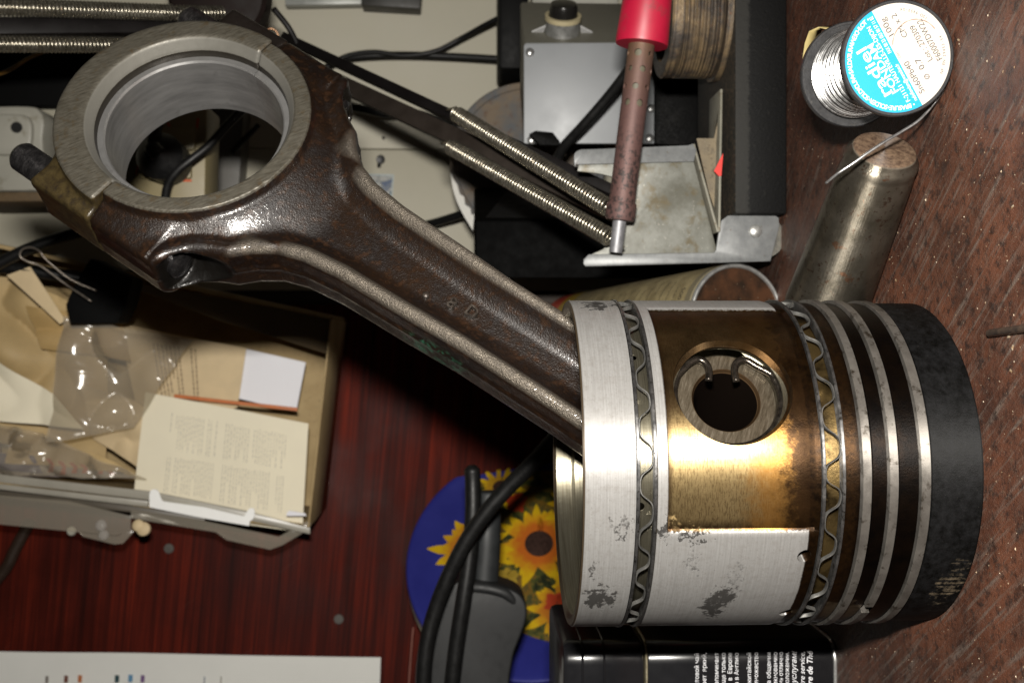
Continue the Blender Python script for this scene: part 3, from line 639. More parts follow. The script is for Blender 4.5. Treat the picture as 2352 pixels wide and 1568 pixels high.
# label: white lower half, cyan upper half, turned 37 degrees on the flange
def lab_m(name, col): 
    t = NT(name); k = t.noise(0.7, 4); return t.set(t.mix(t.math('MULTIPLY', k, 0.12), col, tuple(q * 0.7 for q in col)), 0.42)
m_white = lab_m('label_white', (0.38, 0.345, 0.31)); m_cyan = lab_m('label_cyan', (0.003, 0.22, 0.40)); m_print = lab_m('label_print', (0.03, 0.03, 0.03)); m_wink = lab_m('label_white_ink', (0.60, 0.60, 0.60))
RL = 14.35; la = R_(31.5)
lx = Vector((math.cos(la), 0, math.sin(la))); lx = (lx - ax * lx.dot(ax)).normalized(); ly = ax.cross(lx)
ML = frame(rc_f + ax * -0.15, lx, ly, ax)
def half_disc(name, y0, up, mat):
    a = math.asin(y0 / RL); n = 64
    an = [a + (math.pi - 2 * a) * i / n for i in range(n + 1)] if up else [math.pi - a + (math.pi + 2 * a) * i / n for i in range(n + 1)]
    pts = [(RL * math.cos(q), RL * math.sin(q)) for q in an]; b = MB(); b.prism([ML @ Vector((x, y, -0.15)) for x, y in pts], ax * 0.18); return b.build(name, mat, SL, smooth=False)
lab = half_disc('label', 0.15, False, m_white); half_disc('label_band', 0.15, True, m_cyan)
def ink(b, body, x, y, h, fit=None, bold=0.0, rot=0.0, z=0.06, align='LEFT', shear=0.0):
    v, f = text_mesh(body, h / 0.72, align, bold, shear, 1.0, fit); c, s_ = math.cos(rot), math.sin(rot)
    b.add([ML @ Vector((x + q.x * c - q.y * s_, y + q.x * s_ + q.y * c, z)) for q in v], f)
k = RL
b = MB()
ink(b, 'radiel', -.50 * k, .42 * k, .215 * k, 1.0 * k, 0.035); ink(b, 'FONDAM', -.53 * k, .265 * k, .145 * k, 1.02 * k, 0.03)
ink(b, 'F-21121 HAUTEVILLE-LES-DIJON', -.80 * k, .165 * k, .085 * k, 1.58 * k); ink(b, 'radielfondam@wanadoo.fr', -.86 * k, .045 * k, .075 * k, .78 * k); ink(b, 'FAX 00 33 (0)3 80 57 11 82', .16 * k, .045 * k, .075 * k, .76 * k)
ring_t = '• BRASURE•SOLDER•SOLDADURA•SALDATURA•WEICHLOT •'
n = len(ring_t); wts = [0.55 if c in ' I•' else 1.0 for c in ring_t]; tot = sum(wts); acc = 0
for c, w_ in zip(ring_t, wts):
    an = R_(172) - R_(164) * (acc + w_ / 2) / tot; acc += w_
    if c != ' ': ink(b, c, .875 * k * math.cos(an), .875 * k * math.sin(an), .085 * k, None, 0.012, an - math.pi / 2, align='CENTER')
b.build('lettering', m_wink, lab, smooth=False)
b = MB()
ink(b, 'Sn60Pb40', -.80 * k, -.15 * k, .11 * k, .66 * k); ink(b, '100g', .42 * k, -.15 * k, .11 * k, .36 * k); ink(b, 'C031', -.02 * k, -.06 * k, .045 * k)
ink(b, 'Ø', -.64 * k, -.36 * k, .10 * k); ink(b, '0.7', -.42 * k, -.36 * k, .11 * k, .22 * k); ink(b, 'CM x 2', .26 * k, -.36 * k, .11 * k, .48 * k)
ink(b, 'Lot : 270309', -.36 * k, -.56 * k, .11 * k, .74 * k); ink(b, 'F60007DW22', -.44 * k, -.73 * k, .115 * k, .84 * k)
for body_, a0 in (('NF EN 29453-54', 222), ('ISO 9453-54', 294)):
    for i, c in enumerate(body_):
        an = R_(a0 + i * 3.3)
        if c != ' ': ink(b, c, .91 * k * math.cos(an), .91 * k * math.sin(an), .055 * k, None, 0, an + math.pi / 2, align='CENTER')
b.build('lettering', m_print, lab, smooth=False)
m_stain = simple('label_stain', (0.22, 0.13, 0.09), 0.7)
b = MB(); b.tube([ML @ Vector((x * k, y * k, 0.05)) for x, y in [(.38 + .02 * math.sin(i * 1.7), -.05) if False else (.05 + .45 * math.cos(R_(62 - i * 9)), -.42 + .44 * math.sin(R_(62 - i * 9))) for i in range(17)]], [0.10 + 0.05 * math.sin(i * 2.1) for i in range(17)], 6); b.build('stain', m_stain, lab)
# free end of the solder, over the rim and across the steel pin
m_wire = mat_steel('solder_bright', (0.25, 0.25, 0.25), (0.42, 0.42, 0.42), 0.3, 0.85, 0.5)
pts = [W(2182, 190, 281), W(2150, 232, 285), W(2112, 275, 285), W(2070, 303, 285), W(2030, 327, 284), W(1995, 350, 284), W(1960, 375, 285), W(1925, 398, 287), W(1897, 421, 290)]
b = MB(); b.tube(catmull(pts, 8), 0.42, 10); b.build('loose_solder', m_wire, SL, sharp=None)
m_tape = simple('yellow_tape', (0.30, 0.24, 0.10), 0.5)
b = MB()
pl = [W(1908, 68, 314), W(1880, 62, 316), W(1858, 72, 315), W(1848, 100, 314), W(1843, 135, 313.5), W(1846, 165, 313.5)]
vs = []; 
for i, p in enumerate(pl): vs += [p, p + Vector((2.0, 5.0, -5.5))]
b.add(vs, [(2 * i, 2 * i + 1, 2 * i + 3, 2 * i + 2) for i in range(len(pl) - 1)]); o = b.build('tape_tab', m_tape, SL)
md = o.modifiers.new('thick', 'SOLIDIFY'); md.thickness = 0.25

# ---------------------------------------------------------------- tapered steel pin lying on the bench
t = NT('worn_steel'); n1 = t.noise(0.09, 5, 0.6); n2 = t.noise(0.5, 5, 0.7); tr = t.noise(1.0, 4, 0.6, t.map((1, 1, 0.05)))
x, y, z = t.sep()
c = t.mix(t.ramp(n1, (0.35, 0.0), (0.65, 1.0)), (0.10, 0.088, 0.066), (0.20, 0.18, 0.145)); c = t.mix(t.ramp(n2, (0.56, 0.0), (0.66, 0.8)), c, (0.055, 0.026, 0.014))
c = t.mix(t.ramp(t.noise(0.22, 4, 0.6), (0.66, 0.0), (0.70, 0.9)), c, (0.16, 0.085, 0.05))
end = t.range(z, 0.05, -0.25, 0, 1); rust = t.mix(t.ramp(n2, (0.4, 0.0), (0.62, 1.0)), (0.05, 0.031, 0.021), (0.12, 0.08, 0.052))
rr = t.math('SQRT', t.math('ADD', t.math('MULTIPLY', x, x), t.math('MULTIPLY', y, y)))
rm = t.math('MULTIPLY', t.range(z, 1.2, 0.6), t.range(rr, 9.3, 8.9)); c = t.mix(rm, c, rust)
t.brushed(0.9); m_worn = t.set(c, t.math('ADD', t.range(n2, 0.3, 0.7, 0.34, 0.46), t.math('MULTIPLY', rm, 0.35)), t.math('SUBTRACT', 0.92, t.math('MULTIPLY', rm, 0.9)), t.bump(t.math('ADD', n2, tr), 0.06))
pa = Vector((55.5, 296.5, 10.9)); pb = Vector((10.5, 341.0, 13.3)); d = (pb - pa)
b = MB(); b.lathe([(0, 0.3), (8.3, 0.0), (8.9, 0.2), (9.3, 0.9), (9.6, 1.9), (9.9, 2.2), (10.5, 2.7), (10.75, 3.6), (10.7, 4.8), (10.5, 5.3), (10.6, 6.2), (10.9, 9), (13.3, 62), (12.8, 64), (0, 64)], 72)
tag(b.build('steel_pin', m_worn, None, M=zframe(pa, d), sharp=50), 'tapered grey steel pin with a rusty end lying behind the piston', 'steel pin')
# small nail near the right edge
b = MB(); p0 = Vector((2.0, 256.5, 0.95)); dn = Vector((0.9, -14.5, 0.0)).normalized(); b.lathe([(0, -0.3), (0.6, 0.0), (1.0, 0.9), (1.0, 60), (0, 60)], 20, zframe(p0, dn))
tag(b.build('nail', mat_steel('nail_steel', (0.06, 0.05, 0.045), (0.16, 0.11, 0.08), 0.35, 0.6, 0.4)), 'thin grey nail lying alone on the bare bench before the piston crown', 'nail')

# ---------------------------------------------------------------- lamp base block, threaded drum
TB = thing('clamp_stand', (80, 440, 0), 'heavy black base block carrying a grimy brown ribbed drum', 'stand')
t = NT('grimy_black'); n1 = t.noise(0.12, 6, 0.7); n2 = t.noise(0.8, 5, 0.7)
m_grime = t.set(t.mix(t.ramp(n1, (0.5, 0.0), (0.75, 1.0)), (0.001, 0.001, 0.001), (0.006, 0.0057, 0.0054)), t.range(n2, 0.3, 0.7, 0.45, 0.75), 0, t.bump(n1, 0.2), spec=0.07)
t = NT('grimy_block'); n1 = t.noise(0.10, 6, 0.7); n2 = t.noise(0.7, 5, 0.75); x, y, z = t.sep(); zn = t.math('ADD', z, t.math('MULTIPLY', t.math('SUBTRACT', n2, 0.5), 5))
cc = t.mix(t.range(zn, 15.5, 16.5), (0.0022, 0.0022, 0.0022), (0.016, 0.0155, 0.014)); cc = t.mix(t.ramp(n2, (0.62, 0.0), (0.72, 0.6)), cc, (0.03, 0.027, 0.024)); cc = t.mix(t.math('MULTIPLY', t.range(zn, 21.5, 23), t.ramp(n1, (0.35, 0.3), (0.6, 1.0))), cc, (0.085, 0.062, 0.04))
m_block = t.set(cc, 0.6, 0, t.bump(n2, 0.2), spec=0.12)
t = NT('grimy_brown'); n1 = t.noise(0.1, 5, 0.6); n2 = t.noise(0.7, 5, 0.7); bands = t.noise(1.0, 3, 0.6, t.map((0.02, 0.02, 1.3)))
cc = t.mix(t.ramp(n1, (0.4, 0.0), (0.6, 1.0)), (0.05, 0.042, 0.035), (0.17, 0.12, 0.065)); cc = t.mix(t.ramp(bands, (0.42, 0.8), (0.55, 0.0)), cc, (0.015, 0.012, 0.01)); cc = t.mix(t.ramp(n2, (0.55, 0.0), (0.68, 0.8)), cc, (0.10, 0.05, 0.025))
m_grimb = t.set(cc, t.range(n2, 0.3, 0.7, 0.35, 0.7), 0.3, t.bump(n2, 0.25))
yb = 424.0
bx0 = W(1740, 492, yb).x; zt = W(1688, 200, yb).z
b = MB(); b.box(Matrix.Translation(((bx0 + 190) / 2, yb + 35, zt / 2)), 190 - bx0, 70, zt); b.build('base_block', m_block, TB, bevel=1.2)
dc = Vector((W(1600, 40, 452).x, 452, zt)); zh = W(1548, 100, 425).z - zt
prof = [(0, 0), (27.5, 0), (27.5, 2.5), (25.2, 3.0)]; z = 3.6
while z < zh - 6: prof += [(25.6, z), (26.1, z + 0.55), (25.6, z + 1.1)]; z += 1.35
prof += [(25.9, zh - 5.0), (26.1, zh - 0.8), (25.4, zh), (19, zh), (18.4, zh - 1.5), (18.4, zh - 4), (0, zh - 4)]
b = MB(); b.lathe(prof, 96, Matrix.Translation(dc)); b.build('ribbed_drum', m_grimb, TB, sharp=25)
# folded strip (two thin legs meeting in a V) with a red corner
m_dirty = simple('dirty_grey_paint', (0.20, 0.19, 0.15), 0.6, 0.2, 0.35, 0.08, 0.1, 1.2, dirt=(0.10, 0.075, 0.045))
VB = thing('folded_strip', W(1650, 535, 428), 'dirty folded metal strip with two legs meeting in a V, beside the black block', 'metal strip')
for A, B_, wd in (((1596, 330), (1652, 532), 16), ((1660, 205), (1655, 532), 20)):
    p0, p1 = W(*A, 434), W(*B_, 428); dd = (p1 - p0).normalized(); nn = Vector((dd.z, 0, -dd.x)); b = MB()
    b.prism([p0, p1, p1 + Vector((0, wd, 0)), p0 + Vector((0, wd, 0))], nn * 1.0); b.build('strip_leg', m_dirty, VB, bevel=0.2)
b = MB(); b.prism([W(x, y, 437) for x, y in [(1600, 318), (1640, 318), (1662, 212), (1655, 212), (1645, 330), (1655, 520), (1628, 440)]], (0, 1, 0)); b.build('strip_back', simple('brown_grime', (0.16, 0.125, 0.075), 0.65, 0.1, 0.45, 0.12, 0.15, dirt=(0.05, 0.035, 0.02)), VB)
b = MB(); b.prism([W(x, y, 430) for x, y in [(1661, 352), (1640, 393), (1652, 405), (1657, 404)]], (0, 0.6, 0)); b.build('red_corner', simple('red_plastic', (0.55, 0.02, 0.01), 0.5), VB)

# ---------------------------------------------------------------- spring balanced lamp
LP = thing('spring_lamp', W(1735, 530, 432), 'grey bracketed lamp stand with two spring balanced arms and four coil springs', 'lamp')
t = NT('grey_paint'); n1 = t.noise(0.06, 5, 0.65); n2 = t.noise(0.5, 5, 0.7); n3 = t.noise(0.16, 4, 0.6)
cc = t.mix(t.ramp(n1, (0.38, 0.0), (0.62, 1.0)), (0.085, 0.083, 0.066), (0.165, 0.167, 0.148)); cc = t.mix(t.ramp(n3, (0.54, 0.0), (0.68, 0.85)), cc, (0.085, 0.066, 0.032)); cc = t.mix(t.ramp(n2, (0.62, 0.0), (0.70, 0.8)), cc, (0.42, 0.40, 0.35)); cc = t.mix(t.ramp(n2, (0.27, 0.9), (0.34, 0.0)), cc, (0.03, 0.025, 0.018))
m_gpaint = t.set(cc, 0.5, 0.15, t.bump(n2, 0.08))
t = NT('grey_flange'); n1 = t.noise(0.2, 5, 0.65); cc = t.mix(t.ramp(n1, (0.35, 0.0), (0.65, 1.0)), (0.10, 0.104, 0.106), (0.155, 0.16, 0.16)); cc = t.mix(t.ramp(t.noise(0.7, 5, 0.7), (0.63, 0.0), (0.69, 0.9)), cc, (0.07, 0.045, 0.025)); m_gfl = t.set(cc, 0.45, 0.2)
YB = 434.0
def curve_px(*p, k=6): return [(q.x, q.y) for q in catmull([(x, y, 0) for x, y in p], k)]
plate('main_plate', [(1330, 374), (1592, 366), (1648, 580), (1640, 586), (1400, 588), (1345, 590)] + curve_px((1385, 572), (1425, 530), (1440, 480), (1420, 420), (1390, 402), (1326, 393)), YB, 1.6, m_gpaint, LP, 0.25)
def flange_px(name, top, bot, Y0, Y1, mat, th=1.4):          # a folded edge running from the plate (Y0) toward the viewer (Y1)
    b = MB(); a = [W(x, y, Y0) for x, y in top]; c = [W(x, y, Y1) for x, y in bot]
    n = len(a); nrm = (a[-1] - a[0]).cross(c[0] - a[0]).normalized() * th
    b.prism(a + c[::-1], nrm); return b.build(name, mat, LP, bevel=0.25)
plate('top_flange', curve_px((1320, 385), (1319, 355), (1332, 344), (1350, 343), k=4) + [(1580, 334), (1592, 330), (1600, 345), (1594, 371), (1322, 378)], YB - 1.6, 1.6, m_gfl, LP, 0.3)
plate('lower_flange', [(1352, 584), (1640, 580), (1645, 574), (1650, 540), (1657, 506), (1672, 495), (1775, 492), (1789, 500), (1790, 520), (1770, 600), (1345, 612), (1340, 606), (1340, 596)], YB - 4.2, 1.6, m_gfl, LP, 0.3)
ps = W(1735, 531, YB - 4.2); b = MB(); b.lathe([(2.8, 0), (2.7, 0.7), (1.9, 1.3), (0, 1.5)], 24, zframe(ps, (0, -1, 0))); b.build('rivet', mat_steel('rivet', (0.3, 0.3, 0.29), (0.5, 0.5, 0.48), 0.35, 0.7), LP)
b = MB(); b.lathe([(0, -1.2), (8.6, -1.2), (8.6, 0.4), (0, 0.4)], 40, zframe(W(1755, 545, YB - 1), (0, -1, 0))); b.build('washer', mat_steel('dull_washer', (0.05, 0.05, 0.045), (0.12, 0.11, 0.09), 0.4, 0.6), LP)
m_arm = simple('brown_bar', (0.025, 0.019, 0.015), 0.55, 0.2, 0.3, 0.1, spec=0.3); m_armb = simple('black_bar', (0.005, 0.004, 0.004), 0.5, 0.0, 0.3, 0.1, spec=0.2)
def bar(name, A, YA, B_, YB_, wpx, depth, mat, parent=LP):
    p0, p1 = W(*A, YA), W(*B_, YB_); d = (p1 - p0); L_ = d.length; d.normalize(); wv = d.cross(Vector((0, 1, 0))).normalized(); dv = wv.cross(d)
    Mb = frame((p0 + p1) / 2, d, wv, dv); b = MB(); b.box(Mb, L_, wpx, depth); return b.build(name, mat, parent, bevel=0.4)
bar('lower_arm', (1440, 455), 446, (655, 88), 575, 4.6, 7, m_armb); bar('lower_arm', (1452, 505), 448, (690, 150), 577, 8.5, 5, m_arm)
m_spring = mat_steel('coil_spring', (0.22, 0.20, 0.15), (0.46, 0.43, 0.36), 0.24, 0.9, 0.3, dirt=(0.06, 0.028, 0.01))
def spring(A, YA, B_, YB_, R=3.35, wire=0.66, pitch=1.75, name='coil_spring'):
    p0, p1 = W(*A, YA), W(*B_, YB_); d = p1 - p0; L_ = d.length; Mz = zframe(p0, d); turns = int(L_ / pitch); n = turns * 14; b = MB()
    b.tube([Mz @ Vector((R * math.cos(2 * math.pi * i / 14), R * math.sin(2 * math.pi * i / 14), L_ * i / n)) for i in range(n + 1)], wire, 6)
    for p, q in ((p0, -1), (p1, 1)):
        hk_ = [p + d.normalized() * q * s_ + Mz.col[0].to_3d() * R * (1 - s_ / 6) for s_ in (0, 2, 4, 6, 8)]; b.tube(hk_, wire * 0.9, 6)
    return b.build(name, m_spring, LP, sharp=None)
spring((1048, 262), 492, (1398, 478), 424); spring((1036, 338), 496, (1402, 546), 424)
spring((-120, 12), 470, (398, 30), 530, 3.6); spring((405, 30), 531, (512, 30), 545, 3.2); spring((-120, 100), 474, (345, 104), 528, 3.4)
bar('upper_arm', (-150, 66), 476, (560, 62), 560, 8.0, 8, m_armb)
b = MB(); b.box(frame(W(1040, 275, 536), (0.3, 0, 1), (1, 0, -0.3), (0, 1, 0)), 2.2, 9, 3); b.build('spring_hook', m_gfl, LP, bevel=0.3)
b = MB(); kp = W(505, -10, 556); b.lathe([(0, -9), (24, -9), (26, -7), (26, 5), (24, 7), (12, 9), (0, 9)], 64, zframe(kp, (-0.15, -1, 0.05))); b.build('elbow_disc', simple('brown_bakelite', (0.008, 0.004, 0.003), 0.6, 0, 0.4, 0.1, spec=0.15), LP)
b = MB(); b.tube(catmull([W(628, 20, 560), W(660, 60, 562), W(678, 92, 565), W(690, 120, 568)], 6), 1.6, 10); b.build('lamp_lead', m_armb, LP, sharp=None)
b = MB(); b.tube(catmull([W(606, 98, 530), W(604, 78, 530), W(622, 66, 531), W(638, 78, 532), W(634, 100, 533), W(620, 112, 534)], 6), 0.45, 8); b.build('copper_wire', mat_steel('copper', (0.25, 0.12, 0.06), (0.4, 0.25, 0.15), 0.35, 0.8), LP, sharp=None)

# ---------------------------------------------------------------- soldering iron
SI = thing('soldering_iron', W(1440, 300, 418), 'soldering iron with a red handle and a perforated dull brown barrel', 'soldering iron')
i0, i1 = W(1484, 20, 414), W(1424, 500, 419); di = (i1 - i0).normalized(); Mi = zframe(i0, di)
def along(y): return (W(1484 + (1424 - 1484) * (y - 20) / 480, y, 414 + 5 * (y - 20) / 480) - i0).length * (1 if y > 20 else -1)
b = MB(); b.lathe([(0, along(-330)), (9.5, along(-330)), (9.6, along(-20)), (10.6, along(98)), (10.3, along(104)), (5.6, along(104.5)), (0, along(104.5))], 56)
b.build('handle', simple('red_rubber', (0.36, 0.006, 0.03), 0.45, 0, 0.25, 0.05, dirt=(0.22, 0.02, 0.03)), SI, M=Mi, sharp=35)
t = NT('burnt_barrel'); x, y, z = t.sep(); n1 = t.noise(0.1, 5, 0.6); n2 = t.noise(0.5, 5, 0.7)
cc = t.mix(t.range(z, 16, 40), (0.11, 0.064, 0.034), (0.10, 0.052, 0.045)); cc = t.mix(t.ramp(n1, (0.35, 0.0), (0.65, 0.7)), cc, (0.085, 0.045, 0.042))
blk = t.math('MULTIPLY', t.ramp(n2, (0.5, 0.0), (0.58, 0.9)), t.range(z, 40, 62)); cc = t.mix(blk, cc, (0.02, 0.015, 0.014)); m_barrel = t.set(cc, 0.6, 0.35, t.bump(n2, 0.1))
b = MB(); b.lathe([(4.4, along(100)), (5.25, along(100)), (5.25, along(468)), (4.4, along(468))], 64, closed=True)
o = b.build('barrel', m_barrel, None, M=Mi, sharp=35)
b = MB(); 
for row, (yy, off) in enumerate(((127, 4), (163, 34), (203, -3), (240, 27))):
    for k_ in range(6):
        a = R_(off + 60 * k_ + 75); dd = Vector((math.cos(a), math.sin(a), 0)); rq = 1.15 + 0.3 * ((row * 5 + k_ * 3) % 4) / 3; b.lathe([(0, 3), (rq, 3), (rq, 7), (0, 7)], 16, zframe(Vector((0, 0, along(yy))), dd, (0, 0, 1)))
k1 = b.build('cutter', m_barrel, M=Mi); cut(o, [k1]); o.parent = SI; o.matrix_parent_inverse = WM[SI.name].inverted()
o.data.polygons.foreach_set('use_smooth', [True] * len(o.data.polygons)); o.data.set_sharp_from_angle(angle=R_(30))
b = MB(); b.lathe([(0, along(100)), (3.6, along(100)), (3.6, along(460)), (0, along(460))], 32); b.build('heater_core', simple('mica', (0.10, 0.09, 0.06), 0.6), SI, M=Mi)
b = MB(); b.lathe([(2.6, along(466)), (5.9, along(466)), (6.1, along(470)), (6.1, along(497)), (5.6, along(506)), (2.6, along(508))], 48, closed=True); b.build('collar', m_barrel, SI, M=Mi, sharp=40)
b = MB(); b.lathe([(0, along(490)), (2.7, along(490)), (2.7, along(580)), (0, along(580))], 32); b.build('tip', mat_steel('grey_bit', (0.15, 0.15, 0.16), (0.24, 0.24, 0.25), 0.5, 0.5), SI, M=Mi, sharp=40)

# ---------------------------------------------------------------- transformer box
TR = thing('transformer', W(1350, 330, 560), 'grey metal transformer box with a round fuse holder and corner screws', 'transformer')
m_hammer = simple('grey_enamel', (0.225, 0.235, 0.245), 0.5, 0.1, 0.08, 0.04); m_olive = simple('olive_grey', (0.13, 0.125, 0.10), 0.5, 0.1, 0.15, 0.05)
TZ = 560.0
pl, pr = W(1205, 330, TZ), W(1205, 101, TZ); zl = W(1500, 330, TZ).z
rv = Vector((0.62, 0.785, 0)).normalized()             # the right hand side runs back at an angle
b = MB(); q = [Vector((pl.x, TZ, zl)), Vector((pr.x, TZ, zl)), Vector((pr.x, TZ, 0)) + rv * 62 + Vector((0, 0, zl)), Vector((pl.x, TZ, 0)) + rv * 62 + Vector((0, 0, zl))]
b.prism(q, (0, 0, pl.z - zl)); b.build('case', m_olive, TR, bevel=1.5)
b = MB(); b.prism([W(x, y, TZ) for x, y in [(1203, 331), (1203, 107), (1207, 101), (1498, 99), (1502, 104), (1502, 331)]], (0, -1.4, 0)); b.build('cover_plate', m_hammer, TR, bevel=0.4)
m_scr = mat_steel('screw', (0.25, 0.25, 0.25), (0.45, 0.45, 0.44), 0.3, 0.8)
for x, y in ((1217, 121), (1221, 322), (1495, 250), (1492, 318), (1488, 116)):
    b = MB(); b.lathe([(2.4, 0), (2.3, 0.7), (1.4, 1.3), (0, 1.4)], 20, zframe(W(x, y, TZ - 1.4), (0, -1, 0))); b.build('screw', m_scr, TR)
fx = Vector((rv.y, -rv.x, 0)); fo = Vector((pr.x, TZ, 0)) + rv * 16; fo.z = W(1296, 80, TZ).z
b = MB(); b.lathe([(0, -1), (9.5, -1), (9.3, 8), (0, 8)], 40, zframe(fo, fx)); fh = b.build('fuse_holder', mat_steel('zinc', (0.2, 0.2, 0.19), (0.34, 0.34, 0.33), 0.4, 0.6), TR, sharp=40)
b = MB(); b.lathe([(9.9, 7.5), (9.9, 9.8), (8.2, 10.0), (8.2, 7.5)], 40, zframe(fo, fx), closed=True); b.build('cream_collar', simple('cream_plastic', (0.42, 0.36, 0.22), 0.5), fh, sharp=40)
b = MB(); b.lathe([(7.7, 7.5), (7.7, 14), (6.9, 16.2), (3, 16.6), (0, 16.6)], 40, zframe(fo, fx)); b.build('fuse_cap', simple('black_cap', (0.012, 0.011, 0.010), 0.2), fh, sharp=40)
for dx_ in (-13.5, 13.5):
    b = MB(); p = fo + Vector((0, 0, dx_)); b.prism([p + Vector((0, 0, s_)) for s_ in (-3.2, 3.2)] + [p + rv * -4 + fx * 5 - Vector((0, 0, dx_ * 0.3))], fx * 0.8); b.build('lug', simple('white_plastic', (0.5, 0.5, 0.5), 0.5), fh)
UB = tag(plate('black_case', [(1504, 332), (1640, 340), (1640, 60), (1504, 98)], 556, 60, m_grime, None, 1.5), 'black case under the grey transformer, behind the soldering iron', 'case')
tag(plate('flat_bracket', [(1240, 334), (1225, 318), (1215, 308), (1230, 300), (1270, 304), (1284, 322), (1290, 334)], 545, 3, m_grime, None, 0.5), 'small black metal lug at the foot of the transformer', 'lug')
tag(plate('power_adapter', [(1145, -60), (1213, -60), (1213, 158), (1150, 158), (1145, 150)], 660, 45, simple('adapter_black', (0.003, 0.003, 0.003), 0.6, spec=0.15), None, 2.0), 'tall matt black power adapter standing left of the grey transformer', 'adapter')

# ---------------------------------------------------------------- drum disc, black case
DR = thing('round_drum', W(1210, 372, 640), 'round grey and rust brown drum with chipped white paint behind the springs', 'drum')
t = NT('rusty_drum'); n1 = t.noise(0.035, 5, 0.65); n2 = t.noise(0.25, 6, 0.75); x, y, z = t.sep()
cc = t.mix(t.ramp(n1, (0.4, 0.0), (0.58, 1.0)), (0.08, 0.083, 0.086), (0.13, 0.10, 0.07)); cc = t.mix(t.ramp(n2, (0.56, 0.0), (0.66, 0.7)), cc, (0.085, 0.038, 0.016))
wm = t.math('ADD', t.math('SUBTRACT', t.math('MULTIPLY', x, -1), 12.0), t.math('ADD', t.math('MULTIPLY', t.math('SUBTRACT', y, 6), 0.55), t.math('MULTIPLY', t.math('SUBTRACT', n2, 0.5), 26)))
wm2 = t.math('ADD', t.math('SUBTRACT', t.math('MULTIPLY', y, 1), 22.0), t.math('MULTIPLY', t.math('SUBTRACT', n2, 0.5), 16)); wm = t.math('MINIMUM', wm, t.math('ADD', wm, wm2))
m_drum = t.set(cc, 0.65, 0.0, t.bump(n2, 0.1), spec=0.15)
Md = zframe(W(1212, 372, 640), (-0.12, -1, 0.02)); b = MB(); b.lathe([(0, -30), (47.5, -30), (48, -29), (48, -1), (47.5, 0), (44, 0), (43.5, -1), (12, -1), (11.5, 1.5), (0, 1.5)], 96); b.build('drum_body', m_drum, DR, M=Md, sharp=30)
m_chip = simple('chipped_white', (0.55, 0.54, 0.5), 0.6, 0, 0.15, 0.1)
outer = curve_px((1034, 395), (1042, 440), (1058, 482), (1086, 530)); jag = [(1088, 505), (1098, 500), (1092, 490), (1083, 494), (1080, 478), (1068, 470), (1066, 452), (1056, 446), (1050, 424), (1041, 410)]
plate('paint_patch', outer + jag, 638, 1.0, m_chip, DR)
BB = thing('black_box', W(1250, 560, 560), 'glossy black plastic box with a bright edge below the lamp springs', 'box')
m_gl = simple('glossy_black', (0.0012, 0.0012, 0.0012), 0.6, spec=0.03); m_top = simple('grey_black', (0.009, 0.009, 0.0092), 0.6, spec=0.06)
yb_ = 566.0; xr, xl = W(1200, 505, yb_).x, W(1200, 640, yb_).x; zt_ = W(1090, 560, yb_).z
b = MB(); b.prism([Vector((xl, yb_, 0)), Vector((xr, yb_, 0)), Vector((xr + 26, yb_ + 60, 0)), Vector((xl + 26, yb_ + 60, 0))], (0, 0, zt_)); b.build('shell', m_gl, BB, bevel=1.3, seg=3)
b = MB(); p1 = Vector((xr + 1.2, yb_ + 4, 0)); p2 = Vector((xr + 24, yb_ + 56, 0)); nn = Vector((0.92, -0.4, 0)) * 0.6; zz0, zz1 = 12, zt_ - 6
b.prism([p1 + Vector((0, 0, zz0)), p2 + Vector((0, 0, zz0)), p2 + Vector((0, 0, zz1 - 14)), p1 + Vector((0, 0, zz1))], nn); b.build('side_panel', m_top, BB, bevel=0.3)
b = MB(); b.lathe([(0.0, 0), (2.0, 0), (2.0, 9), (0, 9)], 16, zframe(W(1278, 432, 585), (0.1, -0.3, -1))); b.build('pink_knob', simple('pinkish', (0.30, 0.22, 0.21), 0.5), BB)
b = MB(); b.box(Matrix.Translation(((xl + xr) / 2, yb_ - 0.3, zt_ / 2)), 0.1, 0.1, 0.1)

# ---------------------------------------------------------------- spray can
SCN = thing('spray_can', W(1692, 735, 430), 'yellowed aerosol can tipped on its side behind the piston', 'can')
c0 = W(1694, 728, 432); c1 = W(1322, 766, 590); dcan = (c1 - c0).normalized(); Rc = 121 * 445 / 2400; Lc = (c1 - c0).length; Mc = zframe(c0, dcan, (1, 0, 0))
t = NT('can_print'); x, y, z = t.sep(); n1 = t.noise(0.12, 5, 0.65); n2 = t.noise(0.6, 5, 0.75)
cc = t.mix(t.ramp(n1, (0.35, 0.0), (0.65, 1.0)), (0.17, 0.135, 0.068), (0.30, 0.245, 0.13)); cc = t.mix(t.range(z, Lc * 0.80, Lc * 0.80 + 0.6), cc, (0.34, 0.22, 0.012)); cc = t.mix(t.range(z, Lc * 0.89, Lc * 0.89 + 0.6), cc, (0.45, 0.035, 0.012))
cc = t.mix(t.ramp(n2, (0.60, 0.0), (0.70, 0.6)), cc, (0.38, 0.34, 0.24)); cc = t.mix(t.ramp(n2, (0.28, 0.7), (0.38, 0.0)), cc, (0.08, 0.055, 0.03)); cc = t.mix(t.range(z, 7.5, 6.5), cc, (0.14, 0.12, 0.075))
m_can = t.set(cc, 0.45, 0.1)
b = MB(); b.lathe([(Rc - 0.8, 1.5), (Rc, 2.5), (Rc, Lc - 2), (Rc * 0.9, Lc + 5), (Rc * 0.45, Lc + 12), (Rc * 0.4, Lc + 16), (0, Lc + 16)], 72); b.build('can_body', m_can, SCN, M=Mc, sharp=35)
